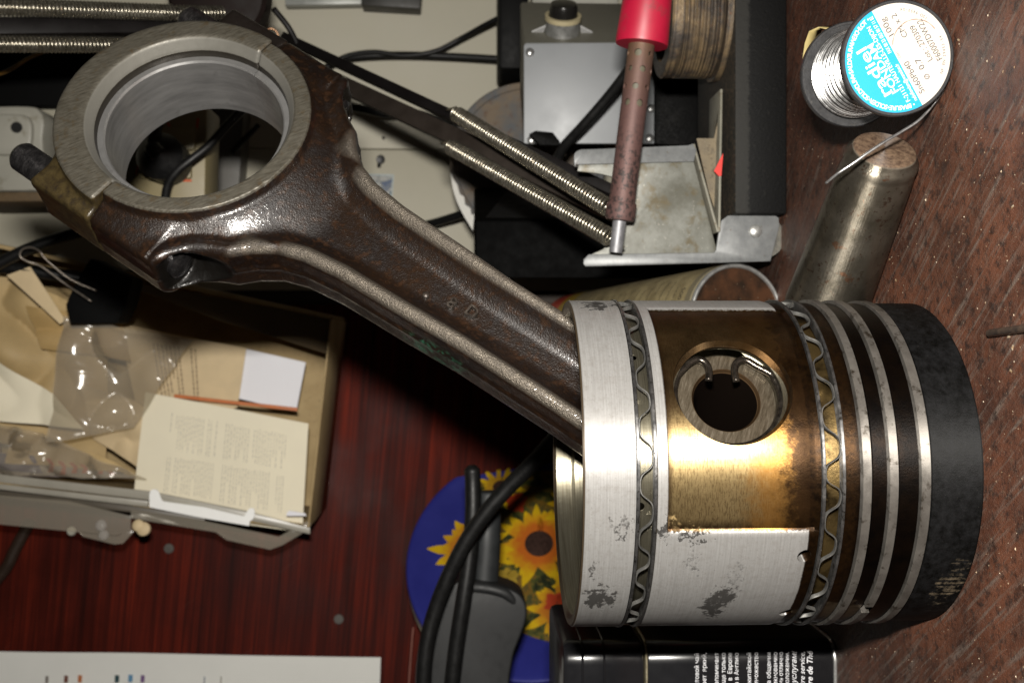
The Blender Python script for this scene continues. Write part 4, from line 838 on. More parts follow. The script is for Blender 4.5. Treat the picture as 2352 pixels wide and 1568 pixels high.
b = MB(); n = 16; prof = [(Rc - 0.9 + 0.95 * math.cos(2 * math.pi * i / n), 0.6 + 1.2 * math.sin(2 * math.pi * i / n)) for i in range(n)]; b.lathe(prof, 72, closed=True); b.build('bottom_rim', mat_steel('tin_rim', (0.28, 0.28, 0.27), (0.45, 0.45, 0.44), 0.35, 0.75), SCN, M=Mc, sharp=None)
t = NT('copper_base'); n1 = t.noise(0.08, 4, 0.6); sp = t.voro(0.4); cc = t.mix(t.ramp(n1, (0.4, 0.0), (0.6, 1.0)), (0.05, 0.034, 0.024), (0.16, 0.075, 0.04)); cc = t.mix(t.ramp(sp, (0.07, 0.9), (0.12, 0.0)), cc, (0.35, 0.28, 0.2)); m_cbase = t.set(cc, 0.4, 0.85)
b = MB(); b.lathe([(Rc - 1.4, 0.8), (Rc - 2.0, 1.4), (Rc - 2.3, 3.0), (Rc * 0.75, 6.0), (Rc * 0.4, 8.4), (0, 9.2)], 64); b.build('domed_base', m_cbase, SCN, M=Mc)
m_dkink = simple('dark_ink', (0.035, 0.03, 0.022), 0.6)
b = MB(); rg = random.Random(5)
def on_can(s_, zc): a = s_ / (Rc + 0.06); return Mc @ Vector(((Rc + 0.06) * math.cos(a), (Rc + 0.06) * math.sin(a), zc))
tl = math.atan2((Mc.inverted().to_3x3() @ Vector((0.35, -0.6, 0.75))).y, (Mc.inverted().to_3x3() @ Vector((0.35, -0.6, 0.75))).x) * Rc
def can_text(body, zc, h, s0, fit=None, bold=0.01):
    v, f = text_mesh(body, h / 0.72, 'LEFT', bold, 0, 1.0, fit)
    b.add([on_can(tl + s0 - q.x, zc - q.y) for q in v], f)
can_text('500 ml', 13, 3.0, 6); can_text('FIAX 00 32', 18, 1.5, 8)
for i in range(15):
    zc = 24 + i * 6.4; s0 = rg.uniform(8, 12); can_text(' '.join(''.join(rg.choice('nmeoairstul') for _ in range(rg.randint(3, 8))) for _ in range(rg.randint(3, 5))) if False else 'i' * rg.randint(22, 34), zc, rg.choice((0.9, 1.1, 1.4)), s0)
b.build('lettering', m_dkink, SCN, smooth=False)

# ---------------------------------------------------------------- things on and before the pale boards
m_cable = simple('black_cable', (0.006, 0.006, 0.006), 0.45, 0, 0.3, 0.3, spec=0.3, dirt=(0.014, 0.013, 0.012))
def cab(pxs, r, label, name='cable', mat=None, group=None):
    o = cable(name, [W(x, y, Y) for x, y, Y in pxs], r, mat or m_cable); return tag(o, label, 'cable', group)
cab([(755, 150, 720), (800, 128, 718), (860, 120, 716), (930, 128, 715), (1000, 118, 714), (1060, 88, 712), (1110, 60, 700), (1160, 34, 690)], 1.7, 'thin black cable bending up to the black power adapter')
cab([(745, 158, 726), (790, 136, 724), (860, 128, 722), (950, 127, 722), (1060, 131, 720), (1180, 138, 715)], 2.5, 'thick black cable running straight past the pale board into the adapter')
cab([(775, 240, 722), (830, 250, 720), (890, 262, 718), (960, 262, 716), (1060, 300, 712)], 3.0, 'black cable passing behind the dark lower lamp arm')
cab([(1470, 120, 500), (1436, 172, 510), (1394, 226, 520), (1340, 288, 530), (1296, 336, 540), (1275, 375, 548)], 2.6, 'black lead hanging across the grey transformer cover')
cab([(1120, 470, 690), (1060, 492, 700), (1010, 508, 710), (960, 522, 720), (900, 545, 726)], 2.8, 'black cable dipping below the round drum')
cab([(560, 250, 560), (520, 290, 556), (478, 336, 552), (440, 366, 550), (408, 392, 550), (386, 424, 552), (380, 470, 556), (392, 520, 562)], 2.3, 'black cable seen through the big bore of the rod')
cab([(595, 286, 715), (560, 322, 716), (535, 350, 718)], 1.8, 'short thin cable at the right of the big bore view')
cab([(-40, 625, 640), (30, 588, 640), (90, 562, 640), (150, 542, 642), (230, 520, 646), (330, 500, 660)], 3.6, 'thick black cable slanting across the pale board at the left')
cab([(-30, 178, 640), (20, 162, 640), (70, 132, 642), (130, 108, 645)], 1.0, 'thin yellow wire under the upper lamp arm', 'wire', simple('yellow_wire', (0.30, 0.15, 0.02), 0.5))
cab([(-60, 610, 655), (10, 614, 655), (70, 622, 655), (140, 632, 658), (260, 640, 670), (420, 600, 690)], 4.2, 'black cable lying lowest along the top of the carton')
# wire clip with a loop
b = MB(); b.tube(catmull([W(210, 692, 620), W(150, 652, 620), W(95, 612, 618), W(62, 600, 616), W(46, 588, 615), W(52, 572, 614), W(72, 568, 613), W(92, 578, 613), W(106, 596, 614), W(160, 640, 618), W(222, 668, 622)], 8), 0.55, 8)
tag(b.build('wire_loop', mat_steel('bare_wire', (0.2, 0.17, 0.14), (0.4, 0.35, 0.3), 0.35, 0.8), sharp=None), 'bare bent wire with a round loop over the black block', 'wire')
tag(plate('black_block', [(208, 592), (305, 640), (290, 700), (270, 742), (160, 744), (150, 700), (165, 665), (190, 620)], 634, 22, simple('matt_black', (0.003, 0.003, 0.003), 0.7, spec=0.1), None, 1.0), 'matt black block sticking up out of the carton', 'block')
# white socket block, its shelf, power strip, pale pillar
m_ivory = simple('ivory_plastic', (0.36, 0.35, 0.30), 0.4, 0, 0.12, 0.03, dirt=(0.20, 0.18, 0.13)); m_beige = simple('beige_plastic', (0.20, 0.165, 0.085), 0.5, 0, 0.15, 0.04)
SO = thing('white_socket', W(40, 340, 690), 'white plastic wall socket with a dark hole at the left edge', 'socket')
plate('socket_body', curve_px((-80, 245), (60, 243), (90, 254), (101, 278), (98, 320), (104, 360), (128, 385), k=4) + [(124, 438), (-80, 440)], 688, 45, m_ivory, SO, 3.0)
plate('socket_face', curve_px((-60, 262), (40, 262), (68, 275), (72, 310), (62, 345), (20, 356), (-60, 352), k=4), 684, 6, m_ivory, SO, 2.0)
b = MB(); b.lathe([(0, -1), (3.6, -1), (3.6, 0.4), (0, 0.4)], 24, zframe(W(38, 293, 683.7), (0, -1, 0))); b.build('pin_hole', simple('hole_dark', (0.004, 0.004, 0.004), 0.7), SO)
tag(plate('brown_ledge', [(-90, 441), (118, 441), (118, 462), (-90, 464)], 680, 60, simple('chipboard', (0.13, 0.085, 0.04), 0.7, 0, 0.35, 0.3, 0.2), None, 0.6), 'narrow brown chipboard strip beside the white socket', 'ledge')
PS = thing('power_strip', W(390, 370, 575), 'beige power strip with orange marks behind the big bore of the rod', 'power strip')
plate('strip_body', [(288, 240), (476, 240), (470, 520), (284, 520)], 572, 30, m_beige, PS, 2.0)
m_or = simple('orange_print', (0.45, 0.07, 0.01), 0.5)
def frame_line(pts, Y, par, mat=m_or, wd=1.2):
    b = MB()
    for (xa, ya), (xb, yb2) in zip(pts[:-1], pts[1:]):
        a_, c_ = W(xa, ya, Y), W(xb, yb2, Y); d_ = (c_ - a_).normalized(); nn = Vector((d_.z, 0, -d_.x)) * wd / 2; b.prism([a_ - nn, c_ - nn, c_ + nn, a_ + nn], (0, 0.3, 0))
    return b.build('marking', mat, par, smooth=False)
frame_line([(385, 282), (392, 296), (452, 296), (455, 272)], 571.6, PS); frame_line([(318, 372), (312, 402)], 571.6, PS); frame_line([(425, 352), (418, 384)], 571.6, PS); frame_line([(398, 330), (380, 330), (378, 415), (440, 415)], 571.6, PS)
plate('outlet', [(330, 290), (450, 290), (446, 345), (328, 345)], 569, 4, m_beige, PS, 1.2); plate('outlet', [(322, 352), (440, 352), (438, 410), (320, 410)], 569, 4, m_beige, PS, 1.2)
PG = thing('black_plug', W(370, 360, 552), 'black mains plug pushed into the beige power strip', 'plug')
b = MB(); b.lathe([(0, -20), (10, -20), (12, -14), (12.5, 0), (9, 5), (4, 9), (0, 9)], 36, zframe(W(366, 358, 552), (0.1, -1, 0.1))); b.build('plug_body', m_cable, PG)
b = MB(); b.tube(catmull([W(366, 358, 544), W(350, 335, 546), W(358, 300, 550), W(365, 262, 556)], 6), [4.5] * 6 + [3] * 13, 12); b.build('plug_lead', m_cable, PG, sharp=None)
tag(plate('grey_trunking', [(478, 180), (566, 180), (540, 560), (462, 560)], 722, 22, simple('grey_trunk', (0.10, 0.095, 0.085), 0.5, 0, 0.2, 0.03), None, 1.0), 'dull grey vertical trunking right of the beige power strip', 'trunking')
tag(plate('shade_sheet', [(-120, 104), (420, 104), (420, 200), (200, 250), (110, 243), (-120, 243)], 730, 12, simple('shade_black', (0.003, 0.003, 0.003), 0.7, spec=0.1), None, 0.5), 'black sheet added for the dark shadow behind the upper lamp arm at the left', 'plate')  # sheet put in for the dark shadows and black clutter here
tag(plate('steel_strip', [(655, -40), (832, -40), (830, 9), (655, 12)], 725, 8, simple('pale_steel', (0.35, 0.36, 0.34), 0.4, 0.3), None, 0.5), 'pale metal strip on the board at the upper rim', 'strip')
tag(plate('picture_plaque', [(832, -60), (972, -60), (965, 20), (830, 12)], 722, 14, simple('dark_frame', (0.02, 0.018, 0.014), 0.5), None, 0.8), 'small dark plaque on the board beside the pale metal strip', 'plaque')
tag(plate('white_carton', [(1225, -60), (1420, -60), (1420, 32), (1350, 28), (1222, 26)], 700, 30, simple('dirty_white', (0.40, 0.39, 0.34), 0.6, 0, 0.3, 0.04), None, 1.0), 'stained white carton behind the grey transformer', 'carton')
PN = thing('wall_hook', W(871, 368, 738), 'small dark screw hook in the pale board above the picture card', 'hook')
b = MB(); b.lathe([(0, -6), (1.6, -6), (1.6, 4), (3.0, 4.5), (3.0, 6), (0, 6.5)], 20, zframe(W(872, 367, 741), (-0.1, -1, -0.2))); b.build('hook_head', simple('dark_metal', (0.02, 0.02, 0.02), 0.4, 0.6), PN)
b = MB(); b.tube([W(872, 370, 738), W(871, 378, 737), W(870, 384, 737)], 1.3, 10); b.build('hook_shank', MAT.get('dm') or simple('dark_metal2', (0.02, 0.02, 0.02), 0.4, 0.6), PN)
b = MB(); b.lathe([(0, 0.8), (1.0, 0.6), (1.3, 0)], 12, zframe(W(881, 317, 745), (0, -1, 0))); tag(b.build('wall_tack', simple('nail_dark', (0.05, 0.04, 0.03), 0.5)), 'tiny dark tack in the upper pale board', 'tack')
PC = thing('picture_card', W(868, 440, 742), 'small blue and white picture card pinned to the pale board', 'card')
t = NT('picture_print'); v = t.noise(0.12, 4, 0.6, None, 0.6); m_pic = t.set(t.ramp(v, (0.38, (0.02, 0.05, 0.12)), (0.46, (0.16, 0.17, 0.16)), (0.55, (0.36, 0.36, 0.34)), (0.62, (0.03, 0.07, 0.09))), 0.3)
sheet('card_print', [(836, 402), (902, 404), (897, 476), (830, 474)], 742.5, m_pic, PC, 0.4, nx=8, ny=8)
sheet('card_edge', [(834, 399), (905, 401), (899, 479), (828, 477)], 743.4, simple('card_edge', (0.35, 0.42, 0.43), 0.4), PC, 0.4, nx=8, ny=8)

# ---------------------------------------------------------------- red panel: screw plugs, loose sheet, pencil line
for x, y, lb in ((388, 1259, 'grey screw plug in the red panel under the carton'), (778, 1421, 'grey screw plug in the red panel above the loose sheet')):
    b = MB(); b.lathe([(0, 0.9), (3.1, 0.8), (3.5, 0.3), (3.5, -0.5), (0, -0.5)], 24, zframe(W(x, y, 735), (0, -1, 0))); tag(b.build('screw_plug', simple('plug_grey' + str(x), (0.10, 0.09, 0.08), 0.5)), lb, 'plug', 'screw plugs in the red panel')
m_paper = simple('copy_paper', (0.76, 0.76, 0.72), 0.7, 0, 0.06, 0.02)
PP = thing('paper_sheet', W(430, 1530, 728), 'white printed sheet with small coloured marks on the red panel', 'paper')
sheet('sheet', [(-80, 1494), (874, 1508), (868, 1700), (-80, 1700)], 729, m_paper, PP, 1.6, 0.012, 40, 10, 3, 0.3)
for x, y, c_, wd in ((108, 1559, (0.2, 0.18, 0.16), 7), (152, 1558, (0.16, 0.06, 0.04), 9), (184, 1557, (0.48, 0.16, 0.05), 9), (269, 1557, (0.02, 0.06, 0.07), 10), (300, 1556, (0.12, 0.28, 0.45), 10), (328, 1557, (0.18, 0.10, 0.24), 9), (470, 1560, (0.25, 0.28, 0.33), 3), (508, 1560, (0.35, 0.34, 0.30), 3)):
    plate('printed_mark', [(x - wd / 2, y - 8), (x + wd / 2, y - 7), (x + wd / 2 - 1, y + 9), (x - wd / 2 - 1, y + 9)], 727.2, 0.2, flat('mark_%d' % x, c_), PP)
b = MB(); b.tube([W(949, 1440, 700), W(944, 1500, 702), W(937, 1600, 705)], 0.55, 8); tag(b.build('pink_string', simple('pink_string', (0.30, 0.12, 0.09), 0.6)), 'thin pinkish string hanging beside the sunflower tin', 'string')

# ---------------------------------------------------------------- carton of papers on the panel
BX = thing('cardboard_box', W(400, 900, 700), 'open cardboard carton full of old envelopes, leaflets and plastic bags', 'carton')
t = NT('kraft_board'); n1 = t.noise(0.03, 5, 0.6); n2 = t.noise(0.3, 5, 0.7); m_kraft = t.set(t.mix(t.ramp(n2, (0.58, 0.0), (0.68, 0.5)), t.mix(t.ramp(n1, (0.35, 0.0), (0.65, 1.0)), (0.30, 0.21, 0.095), (0.42, 0.31, 0.155)), (0.10, 0.065, 0.03)), 0.75, 0, t.bump(n2, 0.1))
bxq = lambda Y: [W(x, y, Y) for x, y in [(-120, 545), (758, 733), (706, 1210), (-120, 1090)]]
f_ = bxq(655); k_ = [p + Vector((0, 78, 0)) for p in f_]
def wallq(name, a_, c_, th):
    n_ = (c_ - a_).cross(Vector((0, 1, 0))).normalized() * th; b = MB(); b.prism([a_, c_, c_ + Vector((0, 78, 0)), a_ + Vector((0, 78, 0))], n_); return b.build(name, m_kraft, BX, bevel=0.4)
wallq('box_side', f_[0], f_[1], 2.5); wallq('box_bottom', f_[1], f_[2], 1.2); wallq('box_side', f_[2], f_[3], 2.5)
b = MB(); b.prism([p - Vector((0, 3, 0)) for p in k_], (0, 3, 0)); b.build('box_back', m_kraft, BX)
sheet('box_flap', [(240, 640), (765, 728), (752, 812), (500, 735)], [662, 658, 664, 668], simple('shaded_flap', (0.10, 0.066, 0.03), 0.75, 0, 0.3, 0.05), BX, 2.0, 0.02, 20, 10, 8, 1.5)  # side flap in shadow: the shade is put into its board colour
def kraft(name, col, **k): return simple(name, col, 0.7, 0, k.get('var', 0.25), k.get('sc', 0.03), 0.06, 0.8)
m_env = kraft('envelope_brown', (0.50, 0.36, 0.17)); m_env2 = kraft('envelope_tan', (0.64, 0.50, 0.30)); m_leaf = kraft('leaflet', (0.76, 0.70, 0.54), var=0.08); m_wht = kraft('white_card', (0.74, 0.74, 0.78), var=0.06)
def leaf(name, c4, Y, mat, label, cat='envelope', amp=3.0, sc=0.022, seed=1, th=0.5, crease=0.6, n=36):
    return tag(sheet(name, c4, Y, mat, None, amp, sc, n, n, seed, th, crease=crease), label, cat)
leaf('envelope', [(-40, 600), (240, 740), (230, 1075), (-60, 1010)], [676, 680, 678, 672], m_env, 'large crumpled brown envelope at the far left of the carton', amp=7, seed=2, sc=0.016, crease=1.6, n=60)
leaf('paper_slip', [(14, 632), (68, 612), (150, 735), (138, 744)], [650, 650, 654, 654], m_env2, 'pale paper slip poking up left of the black block', 'paper', 1.0, seed=11, n=10)
P1 = thing('printed_envelope', W(440, 860, 684), 'tan envelope printed with long lines of small type', 'envelope')
sheet('paper', [(270, 742), (566, 800), (545, 935), (330, 1010)], [688, 686, 684, 684], m_env2, P1, 2.0, 0.02, 24, 24, 5, 0.5)
leaf('paper_slip', [(-60, 800), (120, 905), (190, 985), (-60, 960)], [662, 664, 664, 660], m_leaf, 'pale creased paper corner at the left edge under the clear bag', 'paper', 3, seed=41, crease=1.2)
leaf('envelope', [(60, 700), (270, 735), (300, 830), (90, 800)], [672, 674, 672, 670], kraft('envelope_ochre', (0.42, 0.28, 0.11)), 'ochre folded paper behind the clear plastic bag', 'paper', 4, seed=43, crease=1.4)
leaf('white_card', [(562, 800), (702, 832), (680, 945), (536, 912)], [690, 690, 688, 688], m_wht, 'blank white card with an orange edge showing behind the leaflet', 'card', 0.8, seed=6, th=1.2, crease=0, n=12)
tag(sheet('orange_card', [(400, 905), (683, 936), (683, 944), (400, 913)], [673, 673, 673, 673], simple('orange_card', (0.50, 0.14, 0.03), 0.5), None, 0.6, 0.02, 16, 4, 4, 1.0), 'thin orange card edge above the leaflet', 'card')
LF = thing('leaflet', W(500, 1040, 668), 'cream instruction leaflet covered in small grey columns of type', 'leaflet')
lf4 = [(334, 900), (708, 972), (694, 1222), (304, 1166)]; lfY = [668, 666, 664, 666]
sheet('leaflet_page', lf4, lfY, m_leaf, LF, 1.2, 0.018, 24, 24, 7, 0.6)
leaf('envelope', [(180, 880), (335, 930), (316, 1075), (205, 1010)], [676, 672, 672, 676], m_env2, 'torn tan envelope flap between the plastic bag and the leaflet', amp=3.5, seed=9, crease=1.4)
leaf('envelope', [(18, 1012), (215, 1040), (310, 1088), (10, 1062)], [664, 664, 662, 664], m_env, 'brown creased envelope under the plastic bag', amp=4, seed=12, sc=0.03)
def type_lines(name, c4, Ys, u0, u1, v0, v1, n, mat, par, vertical=True, seed=0, wd=0.35, dy=0.8):
    # rows of illegibly small type: each row is a chain of short strokes
    rg = random.Random(seed); p = [W(x, y, Y) for (x, y), Y in zip(c4, Ys)]; b = MB()
    at = lambda u, v: (p[0] * (1 - u) + p[1] * u) * (1 - v) + (p[3] * (1 - u) + p[2] * u) * v + Vector((0, -dy, 0))
    for i in range(n):
        u = u0 + (u1 - u0) * (i + 0.5) / n; v = v0 + rg.uniform(0, 0.02)
        if rg.random() < 0.08: continue
        end = v1 if rg.random() < 0.75 else v0 + (v1 - v0) * rg.uniform(0.4, 0.9)
        while v < end:
            l = rg.uniform(0.012, 0.05); q = at(u, v); q2 = at(u, min(v + l, end)); d_ = (q2 - q); 
            nn = Vector((d_.z, 0, -d_.x)).normalized() * wd; b.add([q - nn, q2 - nn, q2 + nn, q + nn], [(0, 1, 2, 3)]); v += l + 0.012
    return b.build(name, mat, par, smooth=False)
m_type = simple('grey_type', (0.34, 0.32, 0.28), 0.7); m_type2 = simple('brown_type', (0.20, 0.14, 0.08), 0.7)
for u0, u1, v0, v1, n_, sd in ((0.17, 0.46, 0.13, 0.45, 18, 1), (0.17, 0.46, 0.50, 0.82, 18, 2), (0.50, 0.88, 0.13, 0.45, 22, 3), (0.50, 0.88, 0.50, 0.84, 22, 4)):
    stuff(type_lines('small_type', lf4, lfY, u0, u1, v0, v1, n_, m_type, LF, seed=sd, wd=0.15, dy=1.6))
stuff(type_lines('small_type', [(270, 742), (566, 800), (545, 935), (330, 1010)], [688, 686, 684, 684], 0.25, 0.62, 0.12, 0.8, 11, m_type2, P1, seed=6, wd=0.45, dy=2.0))
b_e = [(-40, 600), (240, 740), (230, 1075), (-60, 1010)]
# bag of clear film: a crumpled skin with sharp glints
t = NT('clear_film'); n1 = t.noise(0.05, 4, 0.6); fr = t.n('ShaderNodeLayerWeight'); fr.inputs[0].default_value = 0.25
m_film = t.m; tb = t.n('ShaderNodeBsdfTransparent'); gl = t.n('ShaderNodeBsdfGlossy'); gl.inputs['Roughness'].default_value = 0.16; df = t.n('ShaderNodeBsdfDiffuse'); df.inputs[0].default_value = (0.55, 0.5, 0.42, 1)
tb.inputs[0].default_value = (0.93, 0.91, 0.86, 1); m1 = t.n('ShaderNodeMixShader'); m2 = t.n('ShaderNodeMixShader'); bp = t.bump(t.noise(1.0, 2, 0.5, t.map2((0.05, 0.03, 0.007), (0, R_(-25), 0)), 0.5), 9.0, 0.8); t.l(bp, gl.inputs['Normal'])
m1.inputs[0].default_value = 0.20; t.l(tb.outputs[0], m1.inputs[1]); t.l(df.outputs[0], m1.inputs[2]); t.l(t.math('ADD', t.math('MULTIPLY', fr.outputs['Fresnel'], 0.35), 0.03), m2.inputs[0]); t.l(m1.outputs[0], m2.inputs[1]); t.l(gl.outputs[0], m2.inputs[2]); t.l(m2.outputs[0], t.out.inputs[0])
tag(sheet('plastic_bag', [(140, 724), (440, 780), (300, 985), (110, 1015)], [648, 654, 654, 650], m_film, None, 9, 0.020, 60, 60, 21, 0.25, crease=0.8), 'crumpled clear plastic bag with bright creases in the carton', 'plastic bag')
tag(sheet('plastic_sleeve', [(-60, 960), (60, 985), (330, 1105), (-60, 1092)], [650, 650, 648, 648], m_film, None, 8, 0.035, 40, 40, 33, 0.25, crease=0.9), 'clear plastic sleeve over the purple print at the left edge', 'plastic sleeve')
PK = thing('printed_packet', W(100, 1060, 668), 'purple packet with a row of orange flecks at the far left', 'packet')
sheet('packet', [(-60, 1030), (70, 1048), (330, 1098), (-60, 1092)], 668, simple('packet_grey', (0.30, 0.26, 0.24), 0.5), PK, 1.0, seed=14)
sheet('packet_band', [(-60, 1034), (78, 1046), (98, 1088), (-60, 1072)], 666.3, simple('packet_purple', (0.055, 0.045, 0.14), 0.45), PK, 0.3, seed=15, nx=8, ny=8)
for i, (x, y, hh_) in enumerate(((112, 1052, 32), (140, 1058, 32), (166, 1062, 24), (190, 1066, 20), (226, 1074, 14), (252, 1082, 9))):
    plate('orange_fleck', [(x - 8, y), (x + 3, y + hh_ * .45), (x - 3, y + hh_), (x + 10, y + hh_), (x + 12, y + hh_ * .4), (x + 2, y)], 665.5, 0.2, m_or, PK)
# clear plastic rails with a white label strip along the carton
RA = thing('plastic_tray', W(350, 1180, 655), 'stack of clear plastic tray rims under the carton with a white label strip', 'tray')
t = NT('clear_plastic'); m_clear = t.set((0.55, 0.52, 0.48), 0.12, 0, t.bump(t.noise(0.15, 3), 0.5), 0.6, None, None, 0.0, 1.46, 0.26)
m_rim = simple('frosted_rim', (0.34, 0.32, 0.27), 0.35, 0, 0.25, 0.03); m_rimd = simple('dark_rim', (0.10, 0.085, 0.065), 0.4, 0, 0.3, 0.04)  # the second rim plastic is a darker tone, for the rib
for pts, Y, mt, nm in (([(-80, 1080), (345, 1128), (560, 1172), (712, 1212), (712, 1226), (560, 1192), (345, 1148), (-80, 1098)], 654, m_rim, 'tray_rim'), ([(-80, 1102), (340, 1150), (340, 1164), (-80, 1114)], 652, m_rim, 'tray_rim'),
                       ([(-80, 1118), (320, 1160), (470, 1190), (470, 1200), (300, 1176), (-80, 1132)], 658, m_rimd, 'tray_rib'), ([(-80, 1130), (160, 1150), (300, 1185), (300, 1214), (268, 1230), (180, 1222), (-80, 1196)], 655, m_film, 'tray_wall'),
                       ([(300, 1168), (470, 1196), (640, 1232), (705, 1196), (714, 1200), (712, 1214), (648, 1252), (620, 1262), (520, 1240), (495, 1222), (300, 1190)], 657, m_film, 'tray_wall'),
                       ([(180, 1222), (268, 1231), (300, 1212), (306, 1222), (282, 1248), (262, 1250), (190, 1232)], 653, m_film, 'tray_foot')):
    plate(nm, pts, Y, 2.0, mt, RA, 0.3)
plate('label_strip', curve_px((343, 1136), (346, 1126), (355, 1123), (364, 1128), (372, 1148), (384, 1152), k=4) + [(470, 1164), (556, 1184)] + curve_px((562, 1184), (570, 1170), (580, 1166), (585, 1174), (582, 1190), (574, 1196), k=4) + [(572, 1207), (450, 1186), (343, 1164)], 650, 0.8, simple('label_white_card', (0.85, 0.85, 0.83), 0.6, 0, 0.03), RA)
plate('label_strip', [(658, 1178), (664, 1172), (700, 1178), (704, 1184), (658, 1184)], 651, 0.8, m_wht, RA)
for x, y, r in ((232, 1206, 3.4), (238, 1228, 3.0), (330, 1214, 4.2), (318, 1206, 3.6)):
    b = MB(); b.lathe([(0, 2.5), (r * .6, 2.2), (r, 1.0), (r, -1), (0, -1)], 20, zframe(W(x, y, 652), (0.2, -1, 0.1))); b.build('rivet_stud', m_clear if x < 300 else m_env2, RA)
b = MB(); b.lathe([(0, 1.5), (2.5, 1.2), (3.2, 0), (0, -0.3)], 20, zframe(W(164, 1219, 733), (0.1, -1, 0))); tag(b.build('white_pellet', m_paper), 'small white pellet stuck on the red panel below the carton', 'pellet')
b = MB(); b.tube(catmull([W(-20, 1345, 726), W(16, 1300, 726), W(34, 1262, 726), W(70, 1195, 726)], 6), 4.0, 10); tag(b.build('dark_tube', simple('dark_tube', (0.03, 0.018, 0.012), 0.4)), 'dark tube on the red panel at the far left', 'tube')

# ---------------------------------------------------------------- sunflower tin
ST = thing('sunflower_tin', W(1225, 1285, 700), 'round blue tin with sunflowers printed on the lid, standing on its edge', 'tin')
tc_ = W(1222, 1281, 690); tn = Vector((0.63, -0.77, 0.10)).normalized(); Rt = 84.0; MT = zframe(tc_, tn, (0, 0, 1))
m_blue = simple('blue_tin', (0.022, 0.026, 0.20), 0.35, 0.1, 0.2, 0.03); m_blue2 = simple('blue_rim', (0.012, 0.018, 0.17), 0.22, 0.2, 0.2, 0.05)
t = NT('tin_side'); x, y, z = t.sep(); m_side = t.set(t.mix(t.range(z, -16, -16.5), (0.03, 0.03, 0.12), (0.13, 0.10, 0.085)), 0.35, 0.4)
b = MB(); b.lathe([(0, 0), (78, 0), (79.5, 0.6), (82.6, 0.6), (83.6, 0), (84, -1.2), (84, -13), (83.4, -14.2)], 128); b.build('lid', m_blue, ST, M=MT, sharp=30)
b = MB(); b.lathe([(84.3, -13), (84.9, -13.8), (84.3, -14.8), (82.6, -14.6)], 128); b.build('rolled_edge', mat_steel('gilt_edge', (0.3, 0.27, 0.2), (0.45, 0.42, 0.33), 0.3, 0.8), ST, M=MT)
b = MB(); b.lathe([(82.4, -14), (82.4, -52), (0, -52)], 128); b.build('tin_body', m_side, ST, M=MT, sharp=30)
MTi = MT.inverted(); tin_p0 = tc_
def lid_xy(px_): q = MTi @ WP(px_[0], px_[1], tin_p0, tn); return q.x, q.y
def petal_ring(b, cx_, cy_, r0, r1, n, wd, z, seed, jit=0.12):
    rg = random.Random(seed)
    for i in range(n):
        a = 2 * math.pi * (i + rg.uniform(-.3, .3)) / n; R1 = r1 * rg.uniform(1 - jit * 1.5, 1 + jit); w_ = wd * rg.uniform(.8, 1.2); c, s_ = math.cos(a), math.sin(a); bend = rg.uniform(-.12, .12) * R1
        pr_ = [(r0, -w_ * .45, 0), (r0 + (R1 - r0) * .35, -w_ * .95, .2), (r0 + (R1 - r0) * .68, -w_ * .8, .6), (r0 + (R1 - r0) * .88, -w_ * .38, .85), (R1, 0, 1), (r0 + (R1 - r0) * .88, w_ * .38, .85), (r0 + (R1 - r0) * .68, w_ * .8, .6), (r0 + (R1 - r0) * .35, w_ * .95, .2), (r0, w_ * .45, 0)]
        zz = z + 0.02 * (i % 3); b.add([Vector((cx_ + u * c - (v + bend * k2) * s_, cy_ + u * s_ + (v + bend * k2) * c, zz)) for u, v, k2 in pr_], [tuple(range(9))])
t = NT('foliage_print'); n1 = t.noise(0.08, 5, 0.6, None, 0.5); n2 = t.noise(0.25, 4, 0.6)
m_fol = t.set(t.mix(t.ramp(n2, (0.55, 0.0), (0.65, 0.8)), t.ramp(n1, (0.38, (0.012, 0.016, 0.006)), (0.5, (0.06, 0.065, 0.015)), (0.56, (0.17, 0.09, 0.012)), (0.62, (0.05, 0.05, 0.016))), (0.16, 0.11, 0.02)), 0.35)
def petal_mat(name, cx_, cy_, r1, tip, root):
    t = NT(name); x, y, z = t.sep(); dx, dy = t.math('SUBTRACT', x, cx_), t.math('SUBTRACT', y, cy_); r = t.math('SQRT', t.math('ADD', t.math('MULTIPLY', dx, dx), t.math('MULTIPLY', dy, dy)))
    k = t.noise(0.2, 4, 0.6); r = t.math('ADD', r, t.math('MULTIPLY', t.math('SUBTRACT', k, 0.5), r1 * .5)); return t.set(t.mix(t.range(r, r1 * .45, r1 * .85), root, tip), 0.35)
